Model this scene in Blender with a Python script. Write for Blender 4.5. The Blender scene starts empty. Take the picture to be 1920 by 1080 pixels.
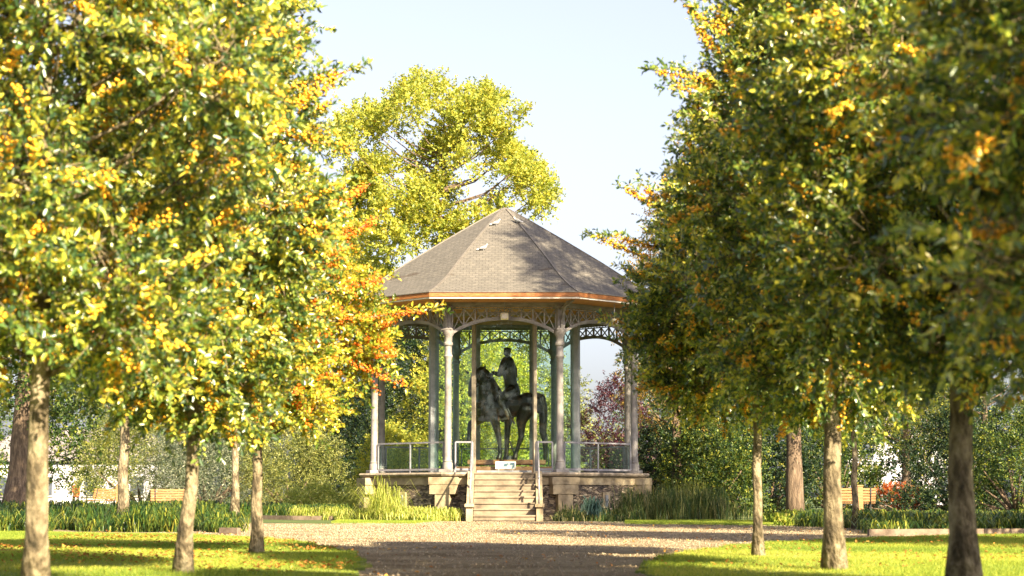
import bpy, math, random
import numpy as np
from mathutils import Vector, Matrix
PI = math.pi; R = math.radians
sc = bpy.context.scene; col = sc.collection
# ---------------------------------------------------------------- camera, world, sun
EYE = 0.75; F = 3600.0; TH = math.atan((930 - 540) / F)
cam = bpy.data.cameras.new("camera"); cam_o = bpy.data.objects.new("camera", cam); col.objects.link(cam_o)
cam.sensor_width = 36; cam.lens = F / 1920 * 36; cam.clip_start = 0.1; cam.clip_end = 3000
cam_o.location = (0, 0, EYE); cam_o.rotation_euler = (PI / 2 + TH, 0, 0)
cam.dof.use_dof = True; cam.dof.focus_distance = 61; cam.dof.aperture_fstop = 2.8
sc.camera = cam_o
SUN_AZ, SUN_EL = 32, 31            # degrees right of straight behind the camera, height
sv = Vector((math.sin(R(SUN_AZ)) * math.cos(R(SUN_EL)), -math.cos(R(SUN_AZ)) * math.cos(R(SUN_EL)), math.sin(R(SUN_EL))))
w = bpy.data.worlds.new("World"); sc.world = w; w.use_nodes = True
nt = w.node_tree; bg = nt.nodes["Background"]
sky = nt.nodes.new("ShaderNodeTexSky"); sky.sky_type = 'NISHITA'; sky.sun_disc = False
sky.sun_elevation = R(SUN_EL); sky.sun_rotation = math.atan2(sv.x, sv.y)
sky.air_density = 1.0; sky.dust_density = 3.0; sky.ozone_density = 1.0; sky.altitude = 0
hsv = nt.nodes.new("ShaderNodeHueSaturation"); hsv.inputs["Saturation"].default_value = 0.50; hsv.inputs["Value"].default_value = 1.0
nt.links.new(sky.outputs[0], hsv.inputs["Color"]); tn = nt.nodes.new('ShaderNodeMixRGB'); tn.blend_type = 'MULTIPLY'; tn.inputs[0].default_value = 1; tn.inputs[2].default_value = (.985, .965, 1.05, 1); nt.links.new(hsv.outputs[0], tn.inputs[1]); nt.links.new(tn.outputs[0], bg.inputs[0]); bg.inputs[1].default_value = 0.056
sun = bpy.data.lights.new("sun", 'SUN'); sun.energy = 5.0; sun.angle = R(0.5); sun.color = (1, .86, .59)
so = bpy.data.objects.new("sun", sun); col.objects.link(so); so.rotation_euler = sv.to_track_quat('Z', 'Y').to_euler()
sc.view_settings.view_transform = 'Standard'; sc.view_settings.look = 'None'; sc.view_settings.exposure = 2.2; sc.view_settings.gamma = 1
sc.cycles.max_bounces = 8; sc.cycles.transparent_max_bounces = 16; sc.cycles.use_denoising = True

def P(px, py, Y):
    u = (px - 960) / F; v = (540 - py) / F
    dy = math.cos(TH) - v * math.sin(TH); dz = math.sin(TH) + v * math.cos(TH)
    return Vector((u * Y / dy, Y, EYE + dz * Y / dy))
# ---------------------------------------------------------------- tagging
def tag(o, label=None, cat=None, group=None, kind=None):
    if label: o["label"] = label
    if cat: o["category"] = cat
    if group: o["group"] = group
    if kind: o["kind"] = kind
    return o
def empty(name, loc, rz=0, s=1):
    o = bpy.data.objects.new(name, None); col.objects.link(o); o.location = loc; o.rotation_euler = (0, 0, rz); o.scale = (s, s, s); o.empty_display_size = .2
    return o
def copy_tree(o, parent=None):
    c = o.copy(); col.objects.link(c)
    if parent: c.parent = parent
    for ch in [x for x in bpy.data.objects if x.parent == o]: copy_tree(ch, c)
    return c
# ---------------------------------------------------------------- mesh builder
class MB:
    def __init__(s): s.v = []; s.f = []; s.uv = None
    def add(s, vs, fs):
        b = len(s.v); s.v += [tuple(q) for q in vs]; s.f += [tuple(i + b for i in f) for f in fs]
    def box(s, c, d, rz=0, ry=0, taper=1.0, bev=0):
        hx, hy, hz = d[0] / 2, d[1] / 2, d[2] / 2; M = Matrix.Rotation(rz, 3, 'Z') @ Matrix.Rotation(ry, 3, 'Y'); C = Vector(c); vs = []
        if bev:
            b = min(bev, hx * .9, hy * .9, hz * .9)
            for sz, k in ((-hz, b), (-hz + b, 0), (hz - b, 0), (hz, b)):
                for (x, y) in ((-hx + k, -hy + k), (hx - k, -hy + k), (hx - k, hy - k), (-hx + k, hy - k)):
                    vs.append(C + M @ Vector((x, y, sz)))
            fs = [(3, 2, 1, 0), (12, 13, 14, 15)]
            for l in range(3):
                for i in range(4): fs.append((l * 4 + i, l * 4 + (i + 1) % 4, l * 4 + 4 + (i + 1) % 4, l * 4 + 4 + i))
            s.add(vs, fs); return
        for z, t in ((-hz, 1), (hz, taper)):
            for (x, y) in ((-hx, -hy), (hx, -hy), (hx, hy), (-hx, hy)): vs.append(C + M @ Vector((x * t, y * t, z)))
        s.add(vs, [(3, 2, 1, 0), (4, 5, 6, 7), (0, 1, 5, 4), (1, 2, 6, 5), (2, 3, 7, 6), (3, 0, 4, 7)])
    def bar(s, a, b, wd, h=None, up=Vector((0, 0, 1))):
        a = Vector(a); b = Vector(b); h = h or wd; d = (b - a).normalized(); x = d.cross(up)
        if x.length < 1e-4: x = d.cross(Vector((0, 1, 0)))
        x.normalize(); y = x.cross(d); vs = []
        for p in (a, b):
            for (i, j) in ((-1, -1), (1, -1), (1, 1), (-1, 1)): vs.append(p + x * i * wd / 2 + y * j * h / 2)
        s.add(vs, [(3, 2, 1, 0), (4, 5, 6, 7), (0, 1, 5, 4), (1, 2, 6, 5), (2, 3, 7, 6), (3, 0, 4, 7)])
    def tube(s, pts, rad, n=8, cap=True):
        pts = [Vector(p) for p in pts]
        if not hasattr(rad, '__len__'): rad = [rad] * len(pts)
        vs = []; fs = []; m = len(pts); prev = None
        for i, p in enumerate(pts):
            d = (pts[min(i + 1, m - 1)] - pts[max(i - 1, 0)]).normalized()
            if prev is None: x = d.cross(Vector((0, 1, 0.01)));
            else: x = prev - d * prev.dot(d)
            if x.length < 1e-4: x = d.cross(Vector((1, 0, 0)))
            x.normalize(); prev = x; y = d.cross(x)
            for k in range(n):
                a = 2 * PI * k / n; vs.append(p + (x * math.cos(a) + y * math.sin(a)) * rad[i])
        for i in range(m - 1):
            for k in range(n): fs.append((i * n + k, i * n + (k + 1) % n, (i + 1) * n + (k + 1) % n, (i + 1) * n + k))
        if cap: fs.append(tuple(range(n - 1, -1, -1))); fs.append(tuple((m - 1) * n + k for k in range(n)))
        s.add(vs, fs)
    def ball(s, c, r, n=12, m=8, M=None):
        if not hasattr(r, '__len__'): r = (r, r, r)
        c = Vector(c); vs = [c + (M @ Vector((0, 0, -r[2])) if M else Vector((0, 0, -r[2])))]; fs = []
        for i in range(1, m):
            t = -PI / 2 + PI * i / m
            for k in range(n):
                a = 2 * PI * k / n; q = Vector((r[0] * math.cos(t) * math.cos(a), r[1] * math.cos(t) * math.sin(a), r[2] * math.sin(t)))
                vs.append(c + (M @ q if M else q))
        q = Vector((0, 0, r[2])); vs.append(c + (M @ q if M else q)); L = len(vs) - 1
        for k in range(n):
            fs.append((0, 1 + (k + 1) % n, 1 + k)); fs.append((L, L - n + k, L - n + (k + 1) % n))
            for i in range(m - 2): fs.append((1 + i * n + k, 1 + i * n + (k + 1) % n, 1 + (i + 1) * n + (k + 1) % n, 1 + (i + 1) * n + k))
        s.add(vs, fs)
    def caps(s, a, b, ra, rb, n=12):      # tapered capsule
        s.tube([a, b], [ra, rb], n); s.ball(a, ra, n); s.ball(b, rb, n)
    def lathe(s, c, prof, n=16, rz=0):
        c = Vector(c); vs = []; fs = []
        for (r, z) in prof:
            for k in range(n): a = rz + 2 * PI * k / n; vs.append(c + Vector((r * math.cos(a), r * math.sin(a), z)))
        for i in range(len(prof) - 1):
            for k in range(n): fs.append((i * n + k, i * n + (k + 1) % n, (i + 1) * n + (k + 1) % n, (i + 1) * n + k))
        fs.append(tuple(range(n - 1, -1, -1))); fs.append(tuple((len(prof) - 1) * n + k for k in range(n)))
        s.add(vs, fs)
    def build(s, name, mat, parent=None, smooth=False, off=None):
        me = bpy.data.meshes.new(name)
        vs = s.v if off is None else [(a - off[0], b - off[1], c - off[2]) for a, b, c in s.v]
        me.from_pydata(vs, [], s.f); me.materials.append(mat); me.update()
        if smooth: me.polygons.foreach_set("use_smooth", [True] * len(me.polygons))
        o = bpy.data.objects.new(name, me); col.objects.link(o)
        if parent: o.parent = parent
        return o
def np_mesh(name, V, Fc, k, mat, vattr=None, parent=None, smooth=False):   # Fc: (m,k) indices
    me = bpy.data.meshes.new(name); me.vertices.add(len(V)); me.vertices.foreach_set("co", np.ascontiguousarray(V, dtype=np.float32).ravel())
    m = len(Fc); me.loops.add(m * k); me.loops.foreach_set("vertex_index", np.ascontiguousarray(Fc, dtype=np.int32).ravel())
    me.polygons.add(m); me.polygons.foreach_set("loop_start", np.arange(0, m * k, k, dtype=np.int32)); me.polygons.foreach_set("loop_total", np.full(m, k, dtype=np.int32))
    me.update(calc_edges=True)
    if smooth: me.polygons.foreach_set("use_smooth", np.ones(m, dtype=bool))
    if vattr is not None:
        at = me.attributes.new("v", 'FLOAT', 'FACE'); at.data.foreach_set("value", np.ascontiguousarray(vattr, dtype=np.float32))
    me.materials.append(mat); o = bpy.data.objects.new(name, me); col.objects.link(o)
    if parent: o.parent = parent
    return o
# ---------------------------------------------------------------- materials
def newmat(name):
    m = bpy.data.materials.new(name); m.use_nodes = True; n = m.node_tree; return m, n, n.nodes["Principled BSDF"]
def node(n, t, **kw):
    x = n.nodes.new(t)
    for k, v in kw.items():
        if k in x.inputs: x.inputs[k].default_value = v
        else: setattr(x, k, v)
    return x
def ramp(n, stops, interp='LINEAR'):
    r = n.nodes.new("ShaderNodeValToRGB"); r.color_ramp.interpolation = interp; e = r.color_ramp.elements
    while len(e) < len(stops): e.new(0.5)
    for i, (p, c) in enumerate(stops): e[i].position = p; e[i].color = (*c, 1)
    return r
def coords(n, sc_=(1, 1, 1), kind="Object"):
    tc = n.nodes.new("ShaderNodeTexCoord"); mp = n.nodes.new("ShaderNodeMapping"); mp.inputs["Scale"].default_value = sc_
    n.links.new(tc.outputs[kind], mp.inputs["Vector"]); return mp.outputs["Vector"]
def noise_mat(name, stops, scale=5, rough=.8, bump=.3, bdist=.02, sc_=(1, 1, 1), det=6, metal=0, spec=.3, scale2=None):
    m, n, b = newmat(name); c = coords(n, sc_)
    no = node(n, "ShaderNodeTexNoise", Scale=scale, Detail=det, Roughness=.65); n.links.new(c, no.inputs["Vector"])
    r = ramp(n, stops); n.links.new(no.outputs["Fac"], r.inputs[0]); n.links.new(r.outputs[0], b.inputs["Base Color"])
    b.inputs["Roughness"].default_value = rough; b.inputs["Metallic"].default_value = metal; b.inputs["Specular IOR Level"].default_value = spec
    if bump:
        n2 = node(n, "ShaderNodeTexNoise", Scale=scale2 or scale * 4, Detail=4); n.links.new(c, n2.inputs["Vector"])
        bp = node(n, "ShaderNodeBump", Strength=bump, Distance=bdist); n.links.new(n2.outputs["Fac"], bp.inputs["Height"]); n.links.new(bp.outputs[0], b.inputs["Normal"])
    return m
def leaf_mat(name, stops, rough=.4, spec=.5, trans=.35, tcol=(1.0, 1.0, .55)):
    m, n, b = newmat(name); at = node(n, "ShaderNodeAttribute", attribute_name="v"); r = ramp(n, stops)
    n.links.new(at.outputs["Fac"], r.inputs[0]); n.links.new(r.outputs[0], b.inputs["Base Color"])
    b.inputs["Roughness"].default_value = rough; b.inputs["Specular IOR Level"].default_value = spec
    if spec > .6: b.inputs['Coat Weight'].default_value = .6; b.inputs['Coat Roughness'].default_value = .28
    t = node(n, "ShaderNodeBsdfTranslucent"); mx = n.nodes.new("ShaderNodeMixRGB"); mx.blend_type = 'MULTIPLY'; mx.inputs[0].default_value = 1
    n.links.new(r.outputs[0], mx.inputs[1]); mx.inputs[2].default_value = (tcol[0] * 1.6, tcol[1] * 1.6, tcol[2] * 1.6, 1); n.links.new(mx.outputs[0], t.inputs[0])
    ms = node(n, "ShaderNodeMixShader", Fac=trans); n.links.new(b.outputs[0], ms.inputs[1]); n.links.new(t.outputs[0], ms.inputs[2])
    n.links.new(ms.outputs[0], n.nodes["Material Output"].inputs[0]); return m
M = {}
G0 = (.012, .045, .012); G1 = (.035, .10, .015); G2 = (.09, .18, .02); Y1 = (.30, .33, .03); Y2 = (.55, .42, .03); O1 = (.75, .28, .02); C1 = (.5, .5, .3)
M['fg_leaf'] = leaf_mat('glossy_evergreen_leaf', [(0, (.012, .04, .02)), (.32, (.04, .09, .028)), (.48, (.12, .20, .035)), (.62, (.32, .37, .055)), (.76, (.62, .56, .06)), (1, (.80, .62, .10))], rough=.38, spec=1.0, trans=.32)
M['fg_leaf_warm'] = leaf_mat('glossy_orange_tinged_leaf', [(0, (.03, .08, .015)), (.25, (.09, .17, .02)), (.45, (.32, .34, .03)), (.68, (.62, .52, .05)), (.93, (.72, .34, .04)), (1, (.62, .14, .02))], rough=.32, spec=.7, trans=.3)
M['berry'] = noise_mat('orange_berry', [(.3, (.85, .36, .02)), (.7, (.92, .52, .04))], 20, .35, 0, spec=.5)
M['berry_red'] = noise_mat('red_orange_berry', [(.3, (.75, .07, .01)), (.7, (.9, .26, .01))], 20, .35, 0, spec=.5)
M['oak_leaf'] = leaf_mat('yellow_green_leaf', [(0, (.07, .11, .02)), (.35, (.22, .26, .04)), (.75, (.44, .40, .06)), (.93, (.58, .48, .06)), (1, (.6, .30, .06))], rough=.5, spec=.35, trans=.4)
M['green_leaf'] = leaf_mat('mid_green_leaf', [(0, (.008, .025, .008)), (.45, (.025, .055, .012)), (.75, (.13, .16, .02)), (1, (.45, .38, .05))], rough=.5, spec=.3, trans=.22)  # near-black low end and yellow top paint shade pockets and sunlit leaves
M['dark_leaf'] = leaf_mat('dark_green_leaf', [(0, (.004, .014, .008)), (.6, (.012, .03, .012)), (.85, (.07, .09, .015)), (1, (.32, .28, .04))], rough=.5, spec=.3, trans=.15)  # deep shade and sun-caught leaf spots are part of this colour ramp
M['blue_leaf'] = leaf_mat('silvery_blue_needle', [(0, (.02, .04, .02)), (.55, (.08, .10, .06)), (.8, (.32, .33, .22)), (1, (.7, .66, .5))], rough=.6, spec=.3, trans=.15, tcol=(1, 1, .9))
M['purple_leaf'] = leaf_mat('purple_leaf', [(0, (.02, .008, .015)), (.6, (.06, .018, .03)), (.9, (.13, .04, .045)), (1, (.2, .12, .05))], rough=.45, spec=.4, trans=.3, tcol=(1, .6, .6))
M['brown_leaf'] = leaf_mat('bronze_brown_leaf', [(0, (.05, .05, .015)), (.5, (.18, .12, .03)), (1, (.45, .28, .08))], rough=.5, spec=.3, trans=.3)
M['orange_leaf'] = leaf_mat('orange_leaf', [(0, (.14, .03, .01)), (.5, (.36, .08, .02)), (1, (.5, .2, .04))], rough=.5, trans=.35)
M['olive_leaf'] = leaf_mat('pale_olive_leaf', [(0, (.02, .035, .01)), (.5, (.12, .14, .03)), (.8, (.32, .31, .08)), (1, (.6, .54, .2))], rough=.55, trans=.3)
M['strap_leaf'] = leaf_mat('strap_leaf', [(0, (.012, .035, .012)), (.45, (.04, .09, .02)), (.8, (.17, .21, .03)), (1, (.42, .38, .06))], rough=.35, spec=.6, trans=.25)
M['grass'] = leaf_mat('grass_blade', [(0, (.07, .13, .02)), (.5, (.20, .26, .035)), (.85, (.38, .38, .06)), (1, (.52, .42, .12))], rough=.6, spec=.2, trans=.4)
M['tall_grass'] = leaf_mat('tall_grass_blade', [(0, (.10, .16, .03)), (.5, (.34, .38, .06)), (1, (.65, .58, .2))], rough=.5, trans=.3)
M['green_grass'] = leaf_mat('green_fountain_grass_blade', [(0, (.02, .05, .02)), (.5, (.07, .12, .03)), (.8, (.22, .22, .07)), (1, (.45, .38, .18))], rough=.5, trans=.3)
M['blue_blade'] = leaf_mat('grey_blue_blade', [(0, (.02, .06, .05)), (1, (.12, .2, .16))], rough=.45, trans=.15)
M['fallen'] = leaf_mat('fallen_leaf', [(0, (.16, .05, .015)), (.5, (.42, .16, .03)), (1, (.65, .38, .08))], rough=.7, spec=.2, trans=.1)
M['bark'] = noise_mat('mottled_bark', [(.34, (.03, .024, .014)), (.45, (.10, .075, .045)), (.56, (.25, .20, .125)), (.72, (.38, .33, .23))], 7, .85, 1, .05, sc_=(1, 1, .45), scale2=30)
M['bark_dark'] = noise_mat('rough_brown_bark', [(.3, (.05, .035, .025)), (.55, (.16, .11, .075)), (.75, (.30, .22, .15))], 7, .9, .9, .05, sc_=(2, 2, .35))
M['twig'] = noise_mat('twig_bark', [(.3, (.10, .07, .04)), (.7, (.32, .26, .15))], 8, .8, 0)
# ---------------------------------------------------------------- foliage generator (numpy)
def unit(a): return a / np.maximum(np.linalg.norm(a, axis=-1, keepdims=True), 1e-6)
def leaf_geo(p, d, L, W, rng, simple=False, upb=.8, fold=.18):
    n = len(p); up = np.tile([0, 0, 1.], (n, 1)) * upb + rng.normal(0, .5, (n, 3)); s = unit(np.cross(d, up)); nm = unit(np.cross(s, d))
    L = L[:, None]; W = W[:, None]
    if simple:
        V = np.stack([p, p + d * L * .5 + s * W / 2, p + d * L - nm * L * .1, p + d * L * .5 - s * W / 2], 1)
        i = np.arange(n)[:, None] * 4; return V.reshape(-1, 3), (i + np.array([[0, 1, 2, 3]])), 1
    f = nm * W * fold
    V = np.stack([p, p + d * L * .32 + s * W * .48 + f, p + d * L * .68 + s * W * .42 + f - nm * L * .03, p + d * L - nm * L * .1,
                  p + d * L * .68 - s * W * .42 + f - nm * L * .03, p + d * L * .32 - s * W * .48 + f], 1)
    i = np.arange(n)[:, None] * 6
    Fc = np.stack([i + np.array([[0, 1, 2, 3]]), i + np.array([[0, 3, 4, 5]])], 1).reshape(-1, 4)
    return V.reshape(-1, 3), Fc, 2
def twig_starts(rng, lobes, n, centre, inner=.3, lift=.35, rnd=.5):
    lb = np.array(lobes); wt = lb[:, 3] ** 2; k = rng.choice(len(lb), n, p=wt / wt.sum()); c = lb[k, :3]; r = lb[k, 3:4]
    out = unit(c - np.array(centre)); d = unit(rng.normal(0, 1, (n, 3)) + out * .55)
    st = c + d * r * rng.uniform(inner, .95, (n, 1)) ** .6
    t = unit(d + np.array([0, 0, lift]) + rng.normal(0, rnd, (n, 3))); return st, t
def foliage(rng, st, t, tl, npl, L, W, simple, droop=.1, jit=.3, hue=None):
    n = len(st); ln = rng.uniform(.6, 1.15, (n, 1)) * tl
    s = (np.arange(npl)[None, :] + rng.uniform(0, 1, (n, npl))) / npl
    a = np.cross(t, np.array([0.1, .2, 1.])); a = unit(a); b = np.cross(t, a); ph = rng.uniform(0, 6.28, (n, 1)) + np.arange(npl)[None, :] * 2.4
    p = st[:, None, :] + t[:, None, :] * (ln * s)[..., None]; p[..., 2] -= (ln * s * s) * droop
    rad = a[:, None, :] * np.cos(ph)[..., None] + b[:, None, :] * np.sin(ph)[..., None]
    d = unit(t[:, None, :] * .7 + rad * .8 + rng.normal(0, jit, rad.shape))
    p = p.reshape(-1, 3); d = d.reshape(-1, 3); m = len(p)
    V, Fc, k = leaf_geo(p, d, L * rng.uniform(.65, 1.2, m), W * rng.uniform(.7, 1.15, m), rng, simple, .35)
    hv = rng.beta(1.6, 1.6, n) if hue is None else hue
    val = np.clip(np.repeat(hv, npl) * .4 + rng.uniform(0, 1, m) * .6, 0, 1); return V, Fc, np.repeat(val, k)
def twig_tubes(st, en, r0=.006, r1=.002):
    n = len(st); d = unit(en - st); a = unit(np.cross(d, np.array([.13, .2, 1.]))); b = np.cross(d, a); V = []
    for p, r in ((st, r0), (en, r1)):
        for k in range(3): V.append(p + (a * math.cos(2.094 * k) + b * math.sin(2.094 * k)) * r)
    V = np.stack(V, 1).reshape(-1, 3); i = np.arange(n)[:, None] * 6
    return V, np.stack([i + np.array([[0, 1, 4, 3]]), i + np.array([[1, 2, 5, 4]]), i + np.array([[2, 0, 3, 5]])], 1).reshape(-1, 4)
OCT_V = np.array([[1, 0, 0], [-1, 0, 0], [0, 1, 0], [0, -1, 0], [0, 0, 1], [0, 0, -1.]]); OCT_F = np.array([[0, 2, 4], [2, 1, 4], [1, 3, 4], [3, 0, 4], [2, 0, 5], [1, 2, 5], [3, 1, 5], [0, 3, 5]])
def balls(p, r):
    V = (p[:, None, :] + OCT_V[None] * r[:, None, None]).reshape(-1, 3); return V, (np.arange(len(p))[:, None, None] * 6 + OCT_F[None]).reshape(-1, 3)
def ovoid_lobes(rng, z0, z1, Rr, n, lr=(.35, .6), peak=.4, low=.55, sx=1):
    out = []
    for i in range(n):
        h = (i + rng.uniform(0, 1)) / n; a = i * 2.4 + rng.uniform(-.5, .5)
        pr = math.sqrt(max(0, 1 - ((h - peak) / (1 - peak)) ** 2)) if h > peak else low + (1 - low) * math.sqrt(max(0, 1 - ((peak - h) / peak) ** 2))
        lrad = rng.uniform(*lr); rr = max(0, pr * Rr - lrad * .75) * rng.uniform(.45, 1.05)
        out.append((math.cos(a) * rr * sx, math.sin(a) * rr, z0 + lrad * .5 + h * (z1 - z0 - lrad), lrad * (.7 + .3 * pr)))
    return out
def branches(mb, rng, lobes, top, r0, frac=1.0, nmax=40, n=6):
    for (x, y, z, r) in lobes[:nmax]:
        e = Vector((x, y, z)); zs = max(top * .8, min(z - .5 * math.hypot(x, y) - .2, z)); s = Vector((0, 0, zs))
        mid = s.lerp(e, .5) + Vector((rng.uniform(-.1, .1), rng.uniform(-.1, .1), -.08 * (e - s).length)); k = min(r0 * .26, .05)
        mb.tube([s, mid, e], [k, k * .65, k * .25], n, cap=False)
def trunk(mb, rng, h, r, lean=(0, 0), htop=None, flare=1.35, n=14):
    pts = []; rad = []; m = 12; htop = htop or h
    for i in range(m + 1):
        t = i / m; z = htop * t - (.1 if i == 0 else 0); tt = min(1, z / h)
        pts.append(Vector((lean[0] * max(z, 0) / h + rng.normal(0, .012) * (0 if i == 0 else 1), lean[1] * max(z, 0) / h + rng.normal(0, .012), z)))
        rad.append(r * ((flare if i == 0 else 1 + (flare - 1) * math.exp(-z / (r * 2.0))) * (1 - .25 * tt) * (1 if z < h else max(.08, 1 - (z - h) / (htop - h + .01)) )) * rng.uniform(.96, 1.04))
    mb.tube(pts, rad, n)
def make_tree(name, loc, label, seed, z0, z1, Rr, tr, nl=34, ntw=1500, npl=22, L=.08, W=.034, tl=.5, leaf='fg_leaf', bark='bark', berry=None, nb=0, simple=False,
              lr=(.35, .6), extra=(), shoots=(), peak=.4, low=.55, lift=.35, droop=.1, group=None, lean=(0, 0), tubes=True, cat='tree', rz=0, inner=.3, lobes=None, flare=1.6):
    rng = np.random.default_rng(seed); root = empty(name, loc, rz)
    tag(root, label, cat, group)
    lobes = list(lobes) if lobes else ovoid_lobes(rng, z0, z1, Rr, nl, lr, peak, low)
    loc = Vector(loc)
    lobes += [(*(Vector(e[0]) - loc), e[1]) for e in extra]
    centre = (0, 0, (z0 + z1) / 2)
    st, t = twig_starts(rng, lobes, ntw, centre, inner, lift)
    V, Fc, val = foliage(rng, st, t, tl, npl, L, W, simple, droop); Vs = [V]; Fs = [Fc]; vals = [val]; off = len(V)
    bst = [st[rng.choice(ntw, nb)] if nb else np.zeros((0, 3))]; shoot_pts = []
    for (a, b, dens) in shoots:                          # long leafy shoots that stick out of the crown
        a = np.array(Vector(a) - loc); b = np.array(Vector(b) - loc); k = max(4, int(np.linalg.norm(b - a) * dens)); s = np.linspace(0, 1, k)[:, None]
        sg = rng.normal(0, .02, (k, 3)); ss = a + (b - a) * s + sg; ss[:, 2] += np.sin(s[:, 0] * 3.14) * .05; dd = unit((b - a)[None] + rng.normal(0, .45, (k, 3)) * np.linalg.norm(b - a))
        V, Fc, val = foliage(rng, ss, dd, .13, 5, L, W, simple, .05); Vs.append(V); Fs.append(Fc + off); vals.append(val); off += len(V); shoot_pts.append((a, b))
    np_mesh("crown", np.concatenate(Vs), np.concatenate(Fs), 4, M[leaf], np.concatenate(vals), root)
    mb = MB(); trunk(mb, rng, z0 + .3, tr, lean, z0 + (z1 - z0) * (.7 if tr < .45 else .35), flare); tk = mb.build("trunk", M[bark], root, True)
    mb = MB(); branches(mb, rng, lobes, z0, tr)
    for (a, b) in shoot_pts: mb.tube([Vector(a) - (Vector(b) - Vector(a)) * .6, a, b], [.018, .012, .003], 5)
    br = mb.build("branches", M[bark], root, True)
    if tubes:
        V, Fc = twig_tubes(st - t * .15, st + t * tl * .85); np_mesh("twigs", V, Fc, 4, M['twig'], None, root)
    if nb:
        i = rng.choice(ntw, nb); s_ = st[i]; t_ = t[i]; k = 30
        p = s_[:, None, :] + t_[:, None, :] * (tl * rng.uniform(.25, .95, (nb, k)))[..., None] + rng.normal(0, .022, (nb, k, 3)); p = p.reshape(-1, 3)
        for (a, b) in shoot_pts:
            q = a + (b - a) * rng.uniform(-.1, .8, (120, 1)) + rng.normal(0, .025, (120, 3)); p = np.concatenate([p, q])
        V, Fc = balls(p, rng.uniform(.011, .019, len(p))); bo = np_mesh("berries", V, Fc, 3, M[berry], None, root, True); bo["kind"] = "stuff"
    return root
# ---------------------------------------------------------------- ground
def sheet(name, pts, z, mat, kind='structure', thick=0):
    mb = MB()
    if thick:
        n = len(pts); vs = [(x, y, z) for x, y in pts] + [(x, y, z - thick) for x, y in pts]
        mb.add(vs, [tuple(range(n))] + [(i, i + n, (i + 1) % n + n, (i + 1) % n) for i in range(n)])
    else: mb.add([(x, y, z) for x, y in pts], [tuple(range(len(pts)))])
    o = mb.build(name, mat); o["kind"] = kind; return o
def smooth_poly(pts, it=2):
    for _ in range(it):
        q = []
        for i in range(len(pts)):
            a = pts[i]; b = pts[(i + 1) % len(pts)]; q += [(a[0] * .75 + b[0] * .25, a[1] * .75 + b[1] * .25), (a[0] * .25 + b[0] * .75, a[1] * .25 + b[1] * .75)]
        pts = q
    return pts
m, n, b = newmat('compacted_gravel'); c = coords(n)
n1 = node(n, "ShaderNodeTexNoise", Scale=.7, Detail=8, Roughness=.7); n2 = node(n, "ShaderNodeTexNoise", Scale=45, Detail=3); vo = node(n, "ShaderNodeTexVoronoi", Scale=70)
for x in (n1, n2, vo): n.links.new(c, x.inputs["Vector"])
r1 = ramp(n, [(.3, (.23, .17, .10)), (.5, (.40, .32, .205)), (.72, (.55, .46, .32))]); n.links.new(n1.outputs["Fac"], r1.inputs[0])
r2 = ramp(n, [(.35, (.45, .42, .4)), (.55, (1, 1, 1))]); n.links.new(n2.outputs["Fac"], r2.inputs[0])
mx = node(n, "ShaderNodeMixRGB", blend_type='MULTIPLY'); mx.inputs[0].default_value = .8; n3 = node(n, 'ShaderNodeTexNoise', Scale=.5, Detail=10, Roughness=.75); n.links.new(coords(n, (.35, 1.6, 1)), n3.inputs['Vector']); r3 = ramp(n, [(.38, (.62, .56, .5)), (.56, (1.05, 1.03, 1))]); n.links.new(n3.outputs['Fac'], r3.inputs[0]); m3 = node(n, 'ShaderNodeMixRGB', blend_type='MULTIPLY'); m3.inputs[0].default_value = .9; n.links.new(r1.outputs[0], m3.inputs[1]); n.links.new(r3.outputs[0], m3.inputs[2]); n.links.new(m3.outputs[0], mx.inputs[1]); n.links.new(r2.outputs[0], mx.inputs[2]); n.links.new(mx.outputs[0], b.inputs["Base Color"])
bp = node(n, "ShaderNodeBump", Strength=1, Distance=.03); n.links.new(vo.outputs["Distance"], bp.inputs["Height"]); n.links.new(bp.outputs[0], b.inputs["Normal"]); b.inputs["Roughness"].default_value = .95; b.inputs["Specular IOR Level"].default_value = .1
M['gravel'] = m
M['soil'] = noise_mat('grassy_soil', [(.3, (.03, .045, .015)), (.55, (.07, .10, .02)), (.75, (.12, .12, .04))], .8, 1, .5, .05)
M['turf'] = noise_mat('turf', [(.3, (.07, .11, .02)), (.5, (.17, .21, .035)), (.72, (.28, .28, .07))], 1.3, 1, .6, .03)
sheet('ground', [(-600, -60), (600, -60), (600, 1200), (-600, 1200)], 0, M['soil'])
sheet('gravel_path', [(-1.9, -20), (1.9, -20), (1.9, 15), (5, 22), (12, 34), (45, 38), (45, 43.5), (10, 45.5), (6.6, 48), (4, 51), (2.6, 55), (2.4, 59.5), (-2.9, 59.5), (-3, 55), (-4.6, 52), (-9, 55), (-14, 60), (-14, 54), (-9, 38), (-8, 30), (-2.2, 18)], .004, M['gravel'])
sheet('gravel_side_path', [(-60, 70), (-9.5, 78), (-9.5, 84), (-60, 84)], .006, M['gravel'])
def ragged(pts, seed, amp=.09, step=.35):
    rng = random.Random(seed); out = []
    for i in range(len(pts)):
        a, b_ = pts[i], pts[(i + 1) % len(pts)]; d = math.hypot(b_[0] - a[0], b_[1] - a[1]); k = min(60, max(1, int(d / step)))
        for j in range(k): t = j / k; out.append((a[0] + (b_[0] - a[0]) * t + rng.gauss(0, amp), a[1] + (b_[1] - a[1]) * t + rng.gauss(0, amp)))
    return out
LL = [(-1.5, -12), (-1.38, 14), (-1.46, 18), (-1.8, 22.9), (-2.45, 27), (-3.6, 31.8), (-5.6, 36.2), (-8.5, 38.6), (-14, 41), (-40, 43), (-40, -12)]
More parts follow.
